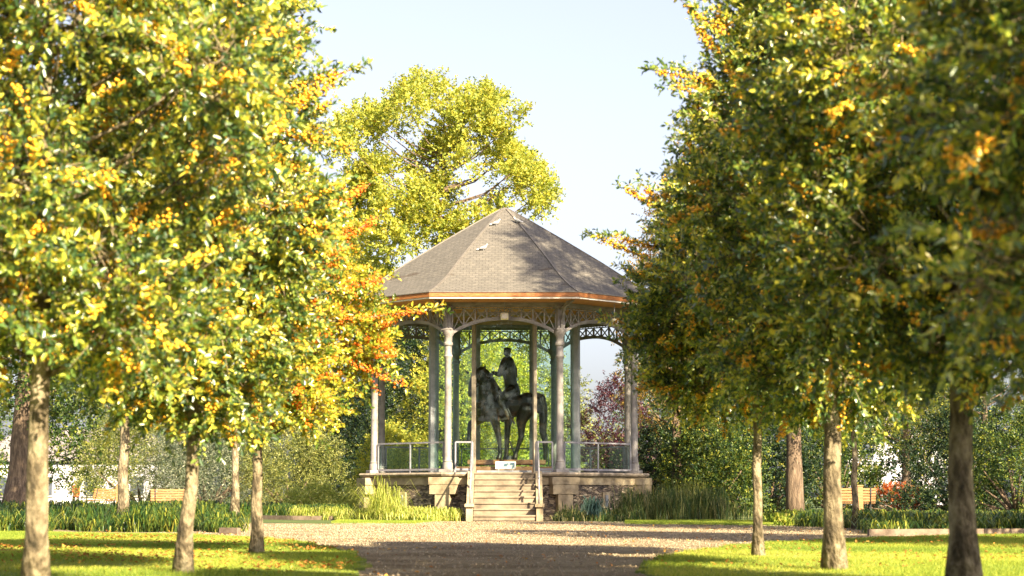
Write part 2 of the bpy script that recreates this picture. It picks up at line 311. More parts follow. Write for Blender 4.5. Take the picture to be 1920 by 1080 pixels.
RL = [(1.3, -12), (40, -12), (40, 40), (14, 38.6), (7.4, 35.5), (3.75, 30), (2.2, 25), (1.5, 21.6), (1.22, 18), (1.2, 12)]
LL = ragged(smooth_poly(LL, 1), 1); RL = ragged(smooth_poly(RL, 1), 2)
sheet('left_lawn', LL, .03, M['turf'], thick=.03); sheet('right_lawn', RL, .03, M['turf'], thick=.03)
FR = [(3.0, 51.5), (6.7, 49.0), (8.6, 57), (3.4, 58.2)]; FL = [(-5.2, 57.5), (-5.0, 53.5), (-2.6, 52.4), (-2.3, 57)]
sheet('far_right_lawn', FR, .03, M['turf'], thick=.03); sheet('far_left_lawn', FL, .03, M['turf'], thick=.03)
def inpoly(x, y, poly):
    ins = np.zeros(len(x), bool); n_ = len(poly)
    for i in range(n_):
        (x1, y1), (x2, y2) = poly[i], poly[(i + 1) % n_]; c_ = ((y1 > y) != (y2 > y)) & (x < (x2 - x1) * (y - y1) / (y2 - y1 + 1e-9) + x1); ins ^= c_
    return ins
def blades(name, poly, box, nmax, h, wd, z, seed, mat='grass', scl=1.0):
    rng = np.random.default_rng(seed); x = rng.uniform(box[0], box[1], nmax); y = box[2] + (box[3] - box[2]) * rng.uniform(0, 1, nmax)
    k = inpoly(x, y, poly) & (np.abs(x) < .285 * y + .4); x = x[k]; y = y[k]; n_ = len(x)
    p = np.stack([x, y, np.full(n_, z)], 1); d = unit(np.stack([rng.normal(0, .4, n_), rng.normal(0, .4, n_), np.ones(n_)], 1)); s = unit(np.stack([rng.normal(0, 1, n_), rng.normal(0, 1, n_), np.zeros(n_)], 1))
    H = (h * rng.uniform(.5, 1.2, n_) * (.75 + .35 * np.sin(x * 1.7 + y * .9) * np.sin(y * 1.3)))[:, None]; V = np.stack([p - s * wd / 2, p + s * wd / 2, p + d * H], 1).reshape(-1, 3)
    patch = .5 + .25 * np.sin(x * .8 + 2 * np.sin(y * .5)) + .15 * np.sin(y * 1.1 + x * .3); val = np.clip(patch * .5 + rng.uniform(0, .6, n_), 0, 1)
    o = np_mesh(name, V, np.arange(n_ * 3).reshape(-1, 3), 3, M[mat], val); o["kind"] = "stuff"; tag(o, None); return o
tag(blades('lawn_grass', LL, (-13, -1.2, 16, 43), 420000, .05, .008, .028, 5), 'short sunlit grass blades of the lawn left of the path', 'grass')
tag(blades('lawn_grass', RL, (1.1, 13, 16, 40), 420000, .05, .008, .028, 6), 'short sunlit grass blades of the lawn right of the path', 'grass')
tag(blades('lawn_grass', FR, (2.8, 8.8, 48, 59), 60000, .05, .012, .028, 7), 'thin strip of grass in front of the fountain grasses right of the bandstand', 'grass')
tag(blades('lawn_grass', FL, (-5.6, -2, 51, 58), 40000, .05, .012, .028, 8), 'small patch of grass in front of the planting left of the steps', 'grass')
def litter(name, label, poly, box, n_, z, seed, L=.05):
    rng = np.random.default_rng(seed); x = rng.uniform(box[0], box[1], n_ * 3); y = rng.uniform(box[2], box[3], n_ * 3)
    wv = np.sin(x * 1.3 + 1) * np.sin(y * .9) + rng.normal(0, .5, len(x)) > .2; k = inpoly(x, y, poly) & wv; x = x[k][:n_]; y = y[k][:n_]; m_ = len(x)
    p = np.stack([x, y, np.full(m_, z) + rng.uniform(0, .02, m_)], 1); d = unit(np.stack([rng.normal(0, 1, m_), rng.normal(0, 1, m_), rng.normal(0, .25, m_)], 1))
    V, Fc, kk = leaf_geo(p, d, L * rng.uniform(.6, 1.3, m_), L * .6 * rng.uniform(.6, 1.2, m_), rng, upb=1.5)
    o = np_mesh(name, V, Fc, 4, M['fallen'], np.repeat(rng.uniform(0, 1, m_), kk)); o["kind"] = "stuff"; tag(o, label, 'fallen leaves')
litter('fallen_leaves', 'brown and orange leaves scattered on the left lawn round the trunks', LL, (-8, -1.6, 18, 38), 2600, .055, 11)
litter('fallen_leaves', 'few brown leaves scattered on the right lawn', RL, (1.5, 9, 19, 38), 900, .055, 12)
litter('fallen_leaves', 'dry leaves lying about on the gravel in front of the steps', [(-7, 37), (8, 37), (6, 48), (2, 56), (-3, 56), (-5, 50)], (-8, 8, 24, 58), 1500, .008, 13)
M['kerbstone'] = noise_mat('weathered_kerb_stone', [(.3, (.10, .07, .05)), (.7, (.24, .18, .13))], 6, .9, .5, .01)
def kerb(pts, label, mat='kerbstone', h=.13, wd=.1):
    mb = MB()
    for a, b_ in zip(pts[:-1], pts[1:]):
        A = Vector((*a, h / 2)); B = Vector((*b_, h / 2)); mb.bar(A, B.lerp(A, .006), wd, h)
    tag(mb.build('kerb', M[mat]), label, 'kerb')
kerb([(6.7, 36.4), (9, 36.9), (10.4, 37.2)], 'low brown stone edging along the dark green border right of the path')
kerb([(-5.35, 37.9), (-5.75, 38.2)], 'pale stone edging at the corner of the left strap leaved border')
kerb([(-8.3, 62.5), (-6.9, 61.0), (-5.4, 60.3)], 'low stone edging at the corner of the strap leaved strip left of the bandstand')
# ---------------------------------------------------------------- pavilion
CX, CY = -0.25, 64.55; ZF = 1.48
def oct_pts(ap, z, a0=PI / 8):      # octagon of apothem ap, corners; front face towards -Y
    r = ap / math.cos(PI / 8); return [Vector((CX + r * math.cos(a0 + k * PI / 4), CY + r * math.sin(a0 + k * PI / 4), z)) for k in range(8)]
AP = 4.52
pav = empty('bandstand', (CX, CY, 0)); off = (CX, CY, 0)
tag(pav, 'octagonal iron bandstand with shingled roof and glass enclosure on a stone plinth', 'bandstand')
# rubble
m, n, b = newmat('dark_rubble_stone'); c = coords(n, (3.6, 3.6, 11)); vo = node(n, "ShaderNodeTexVoronoi", Scale=1.6); ve = node(n, "ShaderNodeTexVoronoi", Scale=1.6, feature='DISTANCE_TO_EDGE')
n.links.new(c, vo.inputs["Vector"]); n.links.new(c, ve.inputs["Vector"]); rr = ramp(n, [(0, (.05, .04, .035)), (.4, (.13, .095, .07)), (.7, (.24, .18, .12)), (1, (.38, .31, .22))]); sp = n.nodes.new("ShaderNodeSeparateColor")
n.links.new(vo.outputs["Color"], sp.inputs[0]); n.links.new(sp.outputs[0], rr.inputs[0]); re = ramp(n, [(.02, (.35, .33, .3)), (.09, (1, 1, 1))]); n.links.new(ve.outputs["Distance"], re.inputs[0])
mx = node(n, "ShaderNodeMixRGB", blend_type='MULTIPLY'); mx.inputs[0].default_value = 1; n.links.new(rr.outputs[0], mx.inputs[1]); n.links.new(re.outputs[0], mx.inputs[2]); n.links.new(mx.outputs[0], b.inputs["Base Color"])
bp = node(n, "ShaderNodeBump", Strength=1, Distance=.04); n.links.new(re.outputs[0], bp.inputs["Height"]); n.links.new(bp.outputs[0], b.inputs["Normal"]); b.inputs["Roughness"].default_value = .9
M['rubble'] = m
M['lime'] = noise_mat('weathered_limestone', [(.25, (.12, .09, .055)), (.5, (.28, .22, .14)), (.75, (.42, .35, .23))], 3, .9, .5, .015)
M['slabstone'] = noise_mat('lichen_stained_stone', [(.3, (.10, .08, .06)), (.5, (.26, .21, .16)), (.75, (.44, .37, .28))], 5, .9, .5, .015)
M['iron'] = noise_mat('pale_grey_painted_iron', [(.3, (.12, .105, .10)), (.5, (.21, .19, .18)), (.75, (.31, .285, .27))], 3, .5, .15, .004)
M['iron_dark'] = noise_mat('grey_painted_steel', [(.3, (.17, .18, .19)), (.7, (.28, .28, .29))], 6, .45, .1, .003)
M['rail'] = noise_mat('grey_violet_steel_rail', [(.3, (.15, .145, .165)), (.7, (.26, .25, .28))], 6, .4, .1, .003)
M['mullion'] = noise_mat('bronze_grey_mullion', [(.3, (.17, .14, .10)), (.7, (.33, .28, .21))], 5, .5, .1, .003)
def oct_prism(name, ap, z0, z1, mat, parent, ap1=None):
    mb = MB(); a = oct_pts(ap, z0); c_ = oct_pts(ap1 or ap, z1); mb.add(a + c_, [tuple(range(8)), tuple(range(8, 16))] + [(i, (i + 1) % 8, (i + 1) % 8 + 8, i + 8) for i in range(8)])
    return mb.build(name, mat, parent, off=off)
oct_prism('plinth_wall', AP + .02, 0, ZF - .38, M['rubble'], pav)
oct_prism('stone_band', AP + .05, ZF - .38, ZF - .14, M['lime'], pav)
sl = MB(); cps = [(AP + .06, ZF - .14), (AP + .17, ZF - .10), (AP + .2, ZF - .05), (AP + .17, ZF), ]
rings = [oct_pts(a_, z_) for a_, z_ in cps]; vs = [p for r_ in rings for p in r_]; fs = [tuple(range(8)), tuple(range(24, 32))]
for l in range(3): fs += [(l * 8 + i, l * 8 + (i + 1) % 8, (l + 1) * 8 + (i + 1) % 8, (l + 1) * 8 + i) for i in range(8)]
sl.add(vs, fs); sl.build('floor_slab', M['slabstone'], pav, off=off)
cor = oct_pts(AP - .02, 0)
def facing(k): return PI / 8 + k * PI / 4
for k in range(8):                                       # limestone T shaped piers at the corners
    mb = MB(); a = facing(k); p = cor[k]; r_ = Vector((math.cos(a), math.sin(a), 0)); t_ = Vector((-r_.y, r_.x, 0))
    mb.box(p + r_ * .02 + Vector((0, 0, ZF - .265)), (.30, .92, .235), a, bev=.01); mb.box(p + r_ * .01 + Vector((0, 0, ZF - .53)), (.3, .86, .3), a, bev=.012); mb.box(p + Vector((0, 0, (ZF - .68) / 2)), (.28, .5, ZF - .68), a, bev=.012)
    mb.build('corner_pier', M['lime'], pav, off=off)
for k, f in ((6, .5), (4, .5), (3, .5)):
    pass
def face_pt(k, f, ap, z):                                 # point on face between corner k and k+1
    c_ = oct_pts(ap, z); return c_[k].lerp(c_[(k + 1) % 8], f)
for k in (4, 6):
    mb = MB(); p = face_pt(k, .5, AP + .03, 0); a = facing(k) + PI / 8
    mb.box(p + Vector((0, 0, .62)), (.1, .34, .5), a, bev=.01); mb.build('wall_vent_surround', M['lime'], pav, off=off)
    mb = MB(); mb.box(p + Vector((.06 * math.cos(a), .06 * math.sin(a), .6)), (.03, .12, .36), a); mb.build('wall_vent_slot', M['iron_dark'], pav, off=off)
# columns
ZB = 6.74
fluted = [(.155, .0), (.155, .28), (.13, .32), (.14, .36), (.115, .40), (.105, 3.55), (.13, 3.6), (.145, 3.64), (.115, 3.70), (.11, 3.95), (.15, 4.0), (.15, 4.06), (.12, 4.1), (.125, 4.26), (.17, 4.32), (.19, 4.40), (.19, 4.46)]
colc = oct_pts(AP - .28, 0)
cm = MB(); cm.lathe((0, 0, 0), fluted, 16); cb = MB(); cb.box((0, 0, .05), (.42, .42, .1), bev=.01)
up_ = MB(); up_.box((0, 0, (4.46 + ZB - ZF) / 2), (.24, .24, ZB - ZF - 4.46), bev=.01); up_.box((0, 0, 4.49), (.34, .34, .06), bev=.01); up_.box((0, 0, ZB - ZF - .06), (.34, .34, .1), bev=.01)
br = MB(); prev = None                                    # outward roof bracket, curved
for i in range(9):
    t = i / 8; q = Vector((.12 + .95 * (1 - math.cos(t * PI / 2)), 0, 4.5 + .95 * math.sin(t * PI / 2) - .02))
    if prev: br.bar(prev, q, .07, .07, Vector((0, 1, 0)))
    prev = q
br.bar((.12, 0, 5.13), (1.05, 0, 5.32), .06, .06, Vector((0, 1, 0)))
proto = []
for k in range(8):
    if k == 0:
        c0 = cm.build('column', M['iron'], pav, True); e = cb.build('column_base', M['iron'], c0); u = up_.build('column_head', M['iron'], c0); bb = br.build('roof_bracket', M['iron'], c0); o = c0
        for x in (c0, ): x.modifiers.new("es", 'EDGE_SPLIT').split_angle = R(35)
    else: o = copy_tree(c0); o.parent = pav
    o.location = (colc[k].x - CX, colc[k].y - CY, ZF); o.rotation_euler = (0, 0, facing(k))
# frieze bays
bay = MB(); bl = (colc[0] - colc[1]).length; hb = bl / 2 - .12; H0 = 4.40; H1 = ZB - ZF
arc = lambda x: H0 + .45 * (1 - (abs(x) / hb) ** 2.3)
bay.box((0, 0, H1 - .03), (2 * hb, .16, .06)); bay.box((0, 0, H1 - .11), (2 * hb, .05, .035))
N = 28; prev = None
for i in range(N + 1):
    x = -hb + 2 * hb * i / N; q = Vector((x, 0, arc(x)))
    if prev: bay.bar(prev, q, .09, .075); bay.bar(prev - Vector((0, 0, .055)), q - Vector((0, 0, .055)), .05, .03)
    prev = q
npn = 9; xs = [-hb + 2 * hb * i / npn for i in range(npn + 1)]
for i, x in enumerate(xs):
    bay.box((x, 0, (arc(x) + H1 - .11) / 2), (.055, .05, H1 - .11 - arc(x)))
    if i < npn:
        x2 = xs[i + 1]; bay.bar((x, .01, arc(x)), (x2, .01, H1 - .11), .03, .035, Vector((0, 1, 0))); bay.bar((x, -.012, H1 - .11), (x2, -.012, arc(x2)), .03, .035, Vector((0, 1, 0)))
for i in range(24):
    x = -hb + 2 * hb * (i + .5) / 24; bay.box((x, 0, H1 - .08), (.02, .03, .05))
for k in range(8):
    if k == 0: b0 = bay.build('arched_frieze', M['iron'], pav); o = b0
    else: o = b0.copy(); col.objects.link(o); o.parent = pav
    mid = (colc[k] + colc[(k + 1) % 8]) / 2; o.location = (mid.x - CX, mid.y - CY, ZF); o.rotation_euler = (0, 0, facing(k) + PI / 8 + PI / 2)
# roof
ZE = 7.02; RA = 5.56
m, n, b = newmat('grey_brown_shingles'); tc = n.nodes.new("ShaderNodeTexCoord"); bk = n.nodes.new("ShaderNodeTexBrick"); n.links.new(tc.outputs["UV"], bk.inputs["Vector"])
bk.inputs["Scale"].default_value = 1; bk.inputs["Brick Width"].default_value = .2; bk.inputs["Row Height"].default_value = .13; bk.inputs["Mortar Size"].default_value = .012; bk.inputs["Mortar Smooth"].default_value = .3
bk.inputs["Color1"].default_value = (.108, .098, .088, 1); bk.inputs["Color2"].default_value = (.132, .119, .106, 1); bk.inputs["Mortar"].default_value = (.082, .073, .065, 1)
ob = coords(n, (.55, .55, 3.2)); no = node(n, "ShaderNodeTexNoise", Scale=.9, Detail=5, Roughness=.6); n.links.new(ob, no.inputs["Vector"]); rs = ramp(n, [(.33, (.72, .64, .58)), (.36, (1, 1, 1))]); n.links.new(no.outputs["Fac"], rs.inputs[0])
no2 = node(n, "ShaderNodeTexNoise", Scale=7, Detail=6); n.links.new(coords(n), no2.inputs["Vector"]); rs2 = ramp(n, [(.3, (.8, .8, .8)), (.7, (1.1, 1.08, 1.05))]); n.links.new(no2.outputs["Fac"], rs2.inputs[0])
mx = node(n, "ShaderNodeMixRGB", blend_type='MULTIPLY'); mx.inputs[0].default_value = 1; n.links.new(bk.outputs["Color"], mx.inputs[1]); n.links.new(rs.outputs[0], mx.inputs[2])
mx2 = node(n, "ShaderNodeMixRGB", blend_type='MULTIPLY'); mx2.inputs[0].default_value = 1; n.links.new(mx.outputs[0], mx2.inputs[1]); n.links.new(rs2.outputs[0], mx2.inputs[2]); n.links.new(mx2.outputs[0], b.inputs["Base Color"])
bp = node(n, "ShaderNodeBump", Strength=.6, Distance=.02); bp.invert = True; n.links.new(bk.outputs["Fac"], bp.inputs["Height"]); n.links.new(bp.outputs[0], b.inputs["Normal"]); b.inputs["Roughness"].default_value = .85; b.inputs["Specular IOR Level"].default_value = .3
M['shingle'] = m
M['copper'] = noise_mat('orange_stained_timber', [(.25, (.15, .05, .016)), (.5, (.27, .10, .03)), (.75, (.38, .18, .06))], 2.2, .5, .25, .004, sc_=(3, 3, 14))
M['soffit'] = noise_mat('varnished_soffit_boards', [(.3, (.38, .15, .04)), (.7, (.62, .30, .09))], 3, .5, .2, .004)
M['lead'] = noise_mat('lead_ridge', [(.3, (.10, .085, .075)), (.7, (.17, .15, .13))], 6, .6, .2, .004)
M['white_trim'] = noise_mat('off_white_trim', [(.3, (.5, .45, .4)), (.7, (.68, .62, .55))], 5, .5, 0)
prof = [(RA, ZE), (RA - .55, ZE + .24), (RA - 1.2, ZE + .60), (3.2, ZE + 1.42), (2.0, ZE + 2.22), (.9, ZE + 2.93), (.14, ZE + 3.40)]
me = bpy.data.meshes.new('roof'); vs = []; fs = []; uvs = []
for k in range(8):
    L_ = 0
    for i in range(len(prof) - 1):
        A = oct_pts(prof[i][0], prof[i][1]); B = oct_pts(prof[i + 1][0], prof[i + 1][1]); q = [A[k], A[(k + 1) % 8], B[(k + 1) % 8], B[k]]
        s_ = math.hypot(prof[i + 1][0] - prof[i][0], prof[i + 1][1] - prof[i][1]); wa = (q[1] - q[0]).length / 2; wb = (q[2] - q[3]).length / 2
        b_ = len(vs); vs += [tuple(p - Vector(off)) for p in q]; fs.append((b_, b_ + 1, b_ + 2, b_ + 3)); uvs += [(-wa + k, L_), (wa + k, L_), (wb + k, L_ + s_), (-wb + k, L_ + s_)]; L_ += s_
me.from_pydata(vs, [], fs); ul = me.uv_layers.new(name="UVMap"); ul.data.foreach_set("uv", [c_ for q in uvs for c_ in q]); me.materials.append(M['shingle'])
roof = bpy.data.objects.new('roof', me); col.objects.link(roof); roof.parent = pav
mb = MB()
for k in range(8):
    for i in range(len(prof) - 1): mb.bar(oct_pts(prof[i][0], prof[i][1] + .01)[k], oct_pts(prof[i + 1][0], prof[i + 1][1] + .01)[k], .07, .035)
mb.build('ridge_strips', M['lead'], roof, off=off)
mb = MB(); mb.lathe((CX, CY, ZE + 3.36), [(.2, 0), (.2, .05), (.1, .09), (.03, .11)], 8, PI / 8); mb.build('roof_cap', M['lead'], roof, off=off)
def oct_ring(name, a_out, a_in, z0, z1, mat, parent):
    mb = MB(); q = [oct_pts(a_out, z0), oct_pts(a_out, z1), oct_pts(a_in, z1), oct_pts(a_in, z0)]; vs = [p for r_ in q for p in r_]; fs = []
    for l in range(4): fs += [(l * 8 + i, l * 8 + (i + 1) % 8, ((l + 1) % 4) * 8 + (i + 1) % 8, ((l + 1) % 4) * 8 + i) for i in range(8)]
    mb.add(vs, fs); return mb.build(name, mat, parent, off=off)
oct_ring('fascia', RA + .01, RA - .05, ZE - .15, ZE - .012, M['copper'], roof)
oct_ring('drip_edge', RA + .035, RA - .03, ZE - .012, ZE + .012, M['lead'], roof)
oct_ring('eaves_trim', RA - .02, RA - .07, ZE - .20, ZE - .152, M['white_trim'], roof)
oct_ring('soffit', RA - .08, 4.35, ZE - .20, ZE - .17, M['soffit'], roof)
oct_ring('ring_beam', AP - .16, AP - .42, ZB, ZE - .203, M['iron'], pav)
oct_prism('ceiling', 4.34, ZE - .21, ZE - .17, M['soffit'], pav)
# glass enclosure
m, n, b = newmat('greenish_glass'); n.nodes.remove(b); tr = node(n, "ShaderNodeBsdfTransparent"); tr.inputs[0].default_value = (.90, .965, .935, 1); gl = node(n, "ShaderNodeBsdfGlossy"); gl.inputs["Roughness"].default_value = .02; gl.inputs[0].default_value = (.9, 1, .95, 1)
lw = node(n, "ShaderNodeLayerWeight", Blend=.5); pw = node(n, "ShaderNodeMath", operation='POWER'); pw.inputs[1].default_value = 4; n.links.new(lw.outputs['Facing'], pw.inputs[0]); ad = node(n, "ShaderNodeMath", operation='MULTIPLY_ADD'); ad.inputs[1].default_value = .7; ad.inputs[2].default_value = .022; n.links.new(pw.outputs[0], ad.inputs[0])
ms = n.nodes.new("ShaderNodeMixShader"); n.links.new(ad.outputs[0], ms.inputs[0]); n.links.new(tr.outputs[0], ms.inputs[1]); n.links.new(gl.outputs[0], ms.inputs[2]); n.links.new(ms.outputs[0], n.nodes["Material Output"].inputs[0])
M['glass'] = m
GA = 2.38; gp = oct_pts(GA, 0); ZT = 6.7
for k in range(8):
    a = facing(k); mb = MB(); wd_ = .11 if k in (5, 6) else .2
    mb.box(gp[k] + Vector((0, 0, (ZF + ZT) / 2)), (wd_, wd_, ZT - ZF), a, bev=.008); mb.build('glass_mullion', M['mullion'] if k in (5, 6) else M['iron_dark'], pav, off=off)
for k in range(8):
    p, q = gp[k], gp[(k + 1) % 8]; d = (q - p).normalized(); a_, c_ = p + d * .1, q - d * .1; nn = Vector((d.y, -d.x, 0)) * .006; mb = MB()
    vs = []
    for s_ in (-1, 1):
        for (u_, z_) in ((a_, ZF + .09), (c_, ZF + .09), (c_, ZT - .1), (a_, ZT - .1)): vs.append(Vector((u_.x, u_.y, z_)) + nn * s_)
    mb.add(vs, [(0, 1, 2, 3), (7, 6, 5, 4), (0, 4, 5, 1), (1, 5, 6, 2), (2, 6, 7, 3), (3, 7, 4, 0)]); g = mb.build('glass_pane', M['glass'], pav, off=off)
    mb = MB(); mb.bar(a_ + Vector((0, 0, ZF + .05)), c_ + Vector((0, 0, ZF + .05)), .07, .08); mb.build('pane_bottom_rail', M['iron_dark'], pav, off=off); mb = MB(); mb.bar(a_ + Vector((0, 0, ZT - .05)), c_ + Vector((0, 0, ZT - .05)), .09, .1); mb.build('pane_top_rail', M['iron_dark'], pav, off=off)
# balustrade: glass infill between steel frames, open at the steps
def railing(a_, b_, posts=1, h=.95, mat='rail'):
    mb = MB(); d = (b_ - a_).normalized(); up = Vector((0, 0, 1))
    mb.bar(a_ + up * h, b_ + up * h, .05, .05); mb.bar(a_ + up * .1, b_ + up * .1, .04, .06)
    for i in range(posts + 2):
        q = a_.lerp(b_, i / (posts + 1)); mb.box(q + up * (h / 2), (.045, .045, h), math.atan2(d.y, d.x))
    o = mb.build('railing', M[mat], pav, off=off)
    g = MB(); nn = Vector((d.y, -d.x, 0)) * .005; vs = []
    for s_ in (-1, 1):
        for (u_, z_) in ((a_ + d * .06, .16), (b_ - d * .06, .16), (b_ - d * .06, h - .06), (a_ + d * .06, h - .06)): vs.append(u_ + up * z_ + nn * s_)
    g.add(vs, [(0, 1, 2, 3), (7, 6, 5, 4), (0, 4, 5, 1), (1, 5, 6, 2), (2, 6, 7, 3), (3, 7, 4, 0)]); g.build('glass_infill', M['glass'], o, off=off)
rc = oct_pts(AP - .28, ZF)
for k in range(8):
    p, q = rc[k], rc[(k + 1) % 8]; d = (q - p).normalized()
    if k == 5:
        railing(p + d * .24, Vector((CX - .98, p.y, ZF)), 0); railing(Vector((CX + 1.0, p.y, ZF)), q - d * .24, 0)
    else: railing(p + d * .2, q - d * .2, 1)
# steps
M['step'] = noise_mat('worn_concrete_steps', [(.3, (.09, .07, .05)), (.5, (.19, .15, .105)), (.75, (.29, .235, .17))], 2.2, .9, .4, .01)
y0 = CY - AP - .2; NS = 8; rh = ZF / NS
st = MB()
for i in range(NS):
    z1 = ZF - rh * i - (.003 if i == 0 else 0); st.box((CX + .03, y0 - .15 - .3 * i + .02, z1 / 2), (1.86, .34, z1 - .05)); st.box((CX + .03, y0 - .17 - .3 * i + .02, z1 - .025), (1.87, .37, .05), bev=.008)
steps = st.build('front_steps', M['step'], pav, off=off)
for s_ in (-1, 1):
    mb = MB(); x = CX + .03 + s_ * 1.045; yb = y0 - .3 * NS; vs = []
    for xx in (x - .1, x + .1):
        for (y_, z_) in ((y0 + .05, 0), (y0 + .05, ZF + .03), (y0 - .25, ZF + .03), (yb + .25, .42), (yb - .08, .42), (yb - .08, 0)): vs.append((xx, y_, z_))
    mb.add(vs, [(0, 1, 2, 3, 4, 5), (11, 10, 9, 8, 7, 6)] + [(i, i + 6, (i + 1) % 6 + 6, (i + 1) % 6) for i in range(6)]); mb.box((x, yb + .02, .47), (.28, .36, .1), bev=.012)
    mb.build('stringer', M['lime'], steps, off=off)
    mb = MB(); x2 = x - s_ * .02; mb.tube([(x2, y0 + .35, ZF + .95), (x2, y0 - .1, ZF + .95), (x2, yb + .1, 1.32), (x2, yb - .05, 1.30)], .028, 8); 
    for (y_, z0_, z1_) in ((y0 + .33, ZF, ZF + .95), (y0 - .1, ZF + .03, ZF + .95), ((y0 + yb) / 2, ZF / 2 + .2, ZF / 2 + 1.1), (yb + .1, .5, 1.32)): mb.box((x2, y_, (z0_ + z1_) / 2), (.05, .05, z1_ - z0_))
    mb.build('handrail', M['rail'], steps, True, off=off)
# floodlights under the front beams
M['lamp_cream'] = noise_mat('cream_lamp_box', [(.3, (.55, .48, .25)), (.7, (.68, .62, .36))], 6, .4, 0)
def floodlight(p, a, label):
    e = empty('floodlight', p, a); tag(e, label, 'floodlight', 'floodlights hung from the bandstand beams'); mb = MB(); mb.box((0, 0, 0), (.24, .12, .22), bev=.02); mb.build('housing', M['lamp_cream'], e)
    mb = MB(); mb.box((0, -.07, 0), (.19, .02, .17), bev=.008); mb.build('lens', M['white_trim'], e); mb = MB(); mb.tube([(0, .0, .1), (0, 0, .62)], .013, 6); mb.box((-.13, 0, .03), (.015, .04, .16)); mb.box((.13, 0, .03), (.015, .04, .16)); mb.build('bracket', M['iron_dark'], e)
floodlight(P(946, 593, CY - AP + .1), 0, 'small cream box light hanging over the steps under the front arch')
floodlight(P(1152, 604, CY - 3.9), R(45), 'small cream box light under the arch of the right hand bay, half behind leaves')
# info board
m, n, b = newmat('printed_panel'); tc = n.nodes.new("ShaderNodeTexCoord"); no = node(n, "ShaderNodeTexNoise", Scale=6, Detail=3); n.links.new(tc.outputs["Object"], no.inputs["Vector"]); rp = ramp(n, [(.42, (.05, .09, .12)), (.5, (.25, .30, .30)), (.6, (.5, .5, .47))]); n.links.new(no.outputs["Fac"], rp.inputs[0]); n.links.new(rp.outputs[0], b.inputs["Base Color"]); b.inputs["Roughness"].default_value = .25
M['panel'] = m
ib = empty('information_board', (CX + .05, CY - AP + 1.75, ZF)); tag(ib, 'small pale printed board at the top of the steps behind the glass', 'sign')
ib.location.y = CY - AP + .75
mb = MB(); mb.box((0, 0, .23), (.64, .03, .24), bev=.006); bd = mb.build('board', M['white_trim'], ib); mb = MB(); mb.box((.06, -.018, .22), (.46, .006, .19)); mb.build('picture', M['panel'], ib)

for s_ in (-1, 1): mb = MB(); mb.box((s_ * .22, .0, .055), (.03, .03, .11)); mb.build('foot', M['iron_dark'], ib)
pl = empty('wall_plaque', P(1070, 941, CY - 4.15)); tag(pl, 'small white plaque with a black emblem on the plinth right of the steps', 'plaque'); pl.rotation_euler = (0, 0, R(30))
mb = MB(); mb.box((0, -.0, 0), (.15, .03, .22), bev=.006); mb.build('plate', M['white_trim'], pl); M['black'] = noise_mat('black_print', [(.3, (.015, .015, .018)), (.7, (.03, .03, .03))], 4, .5, 0)
mb = MB(); mb.tube([(-.035, -.018, .055), (.03, -.018, .03), (-.01, -.018, -.02), (.04, -.018, -.06)], .018, 6); mb.ball((.02, -.018, .06), .02); mb.build('emblem', M['black'], pl)
# ---------------------------------------------------------------- equestrian statue
m, n, b = newmat('dark_bronze'); no = node(n, "ShaderNodeTexNoise", Scale=5, Detail=8); n.links.new(coords(n), no.inputs["Vector"]); rp = ramp(n, [(.35, (.006, .005, .004)), (.55, (.018, .012, .008)), (.66, (.07, .035, .015)), (.75, (.035, .028, .02))]); n.links.new(no.outputs["Fac"], rp.inputs[0]); n.links.new(rp.outputs[0], b.inputs["Base Color"]); b.inputs["Metallic"].default_value = 0; b.inputs["Roughness"].default_value = .45  # orange-brown noise patches put sunlit spots into the bronze colour
n2 = node(n, 'ShaderNodeTexNoise', Scale=9, Detail=4); n.links.new(coords(n), n2.inputs['Vector']); bp = node(n, 'ShaderNodeBump', Strength=.35, Distance=.03); n.links.new(n2.outputs['Fac'], bp.inputs['Height']); n.links.new(bp.outputs[0], b.inputs['Normal'])
M['bronze'] = m
M['rust'] = noise_mat('brown_stone_base', [(.3, (.12, .05, .03)), (.7, (.34, .16, .09))], 4, .8, .4, .01)
stt = empty('equestrian_statue', (CX, CY, ZF)); tag(stt, 'dark bronze statue of a soldier on horseback standing inside the glass bandstand', 'statue'); so_ = Vector((CX, CY, ZF))
def S(u, v, y=0):
    p = P(820 + u / 4.154, 620 + v / 4.154, CY); return Vector((p.x - CX, y, p.z - ZF))
def chain(mb, pts):
    for (a, ra), (b_, rb) in zip(pts[:-1], pts[1:]): mb.caps(a, b_, ra, rb)
def sculpt(mb, name, parent, vox=.022, sm=4):
    o = mb.build(name, M['bronze'], parent, True); r_ = o.modifiers.new('r', 'REMESH'); r_.mode = 'VOXEL'; r_.voxel_size = vox; r_.use_smooth_shade = True
    s_ = o.modifiers.new('s', 'SMOOTH'); s_.iterations = sm; s_.factor = .5; return o
h = MB()
chain(h, [(S(345, 315, -.05), .15), (S(300, 350, -.12), .165), (S(275, 420, -.2), .13), (S(262, 480, -.24), .105), (S(258, 500, -.25), .085)])      # head
chain(h, [(S(350, 330, -.03), .19), (S(375, 400), .27), (S(390, 500), .36), (S(400, 590), .42)])                                     # neck
chain(h, [(S(345, 300), .1), (S(385, 330), .11), (S(425, 400), .13), (S(470, 480), .15)])                                           # crest and mane
h.caps(S(240, 330, -.2), S(214, 312, -.22), .05, .015); h.caps(S(300, 300, -.18), S(296, 268, -.18), .05, .02); h.caps(S(365, 300, 0), S(374, 266, 0), .05, .02)
chain(h, [(S(385, 610), .44), (S(470, 600), .40), (S(580, 588), .38), (S(680, 580), .37), (S(735, 570), .34), (S(765, 585), .26)])         # trunk
h.ball(S(345, 625, -.08), (.32, .34, .36)); h.ball(S(700, 555, -.12), (.34, .24, .32)); h.ball(S(700, 555, .14), (.34, .24, .32))
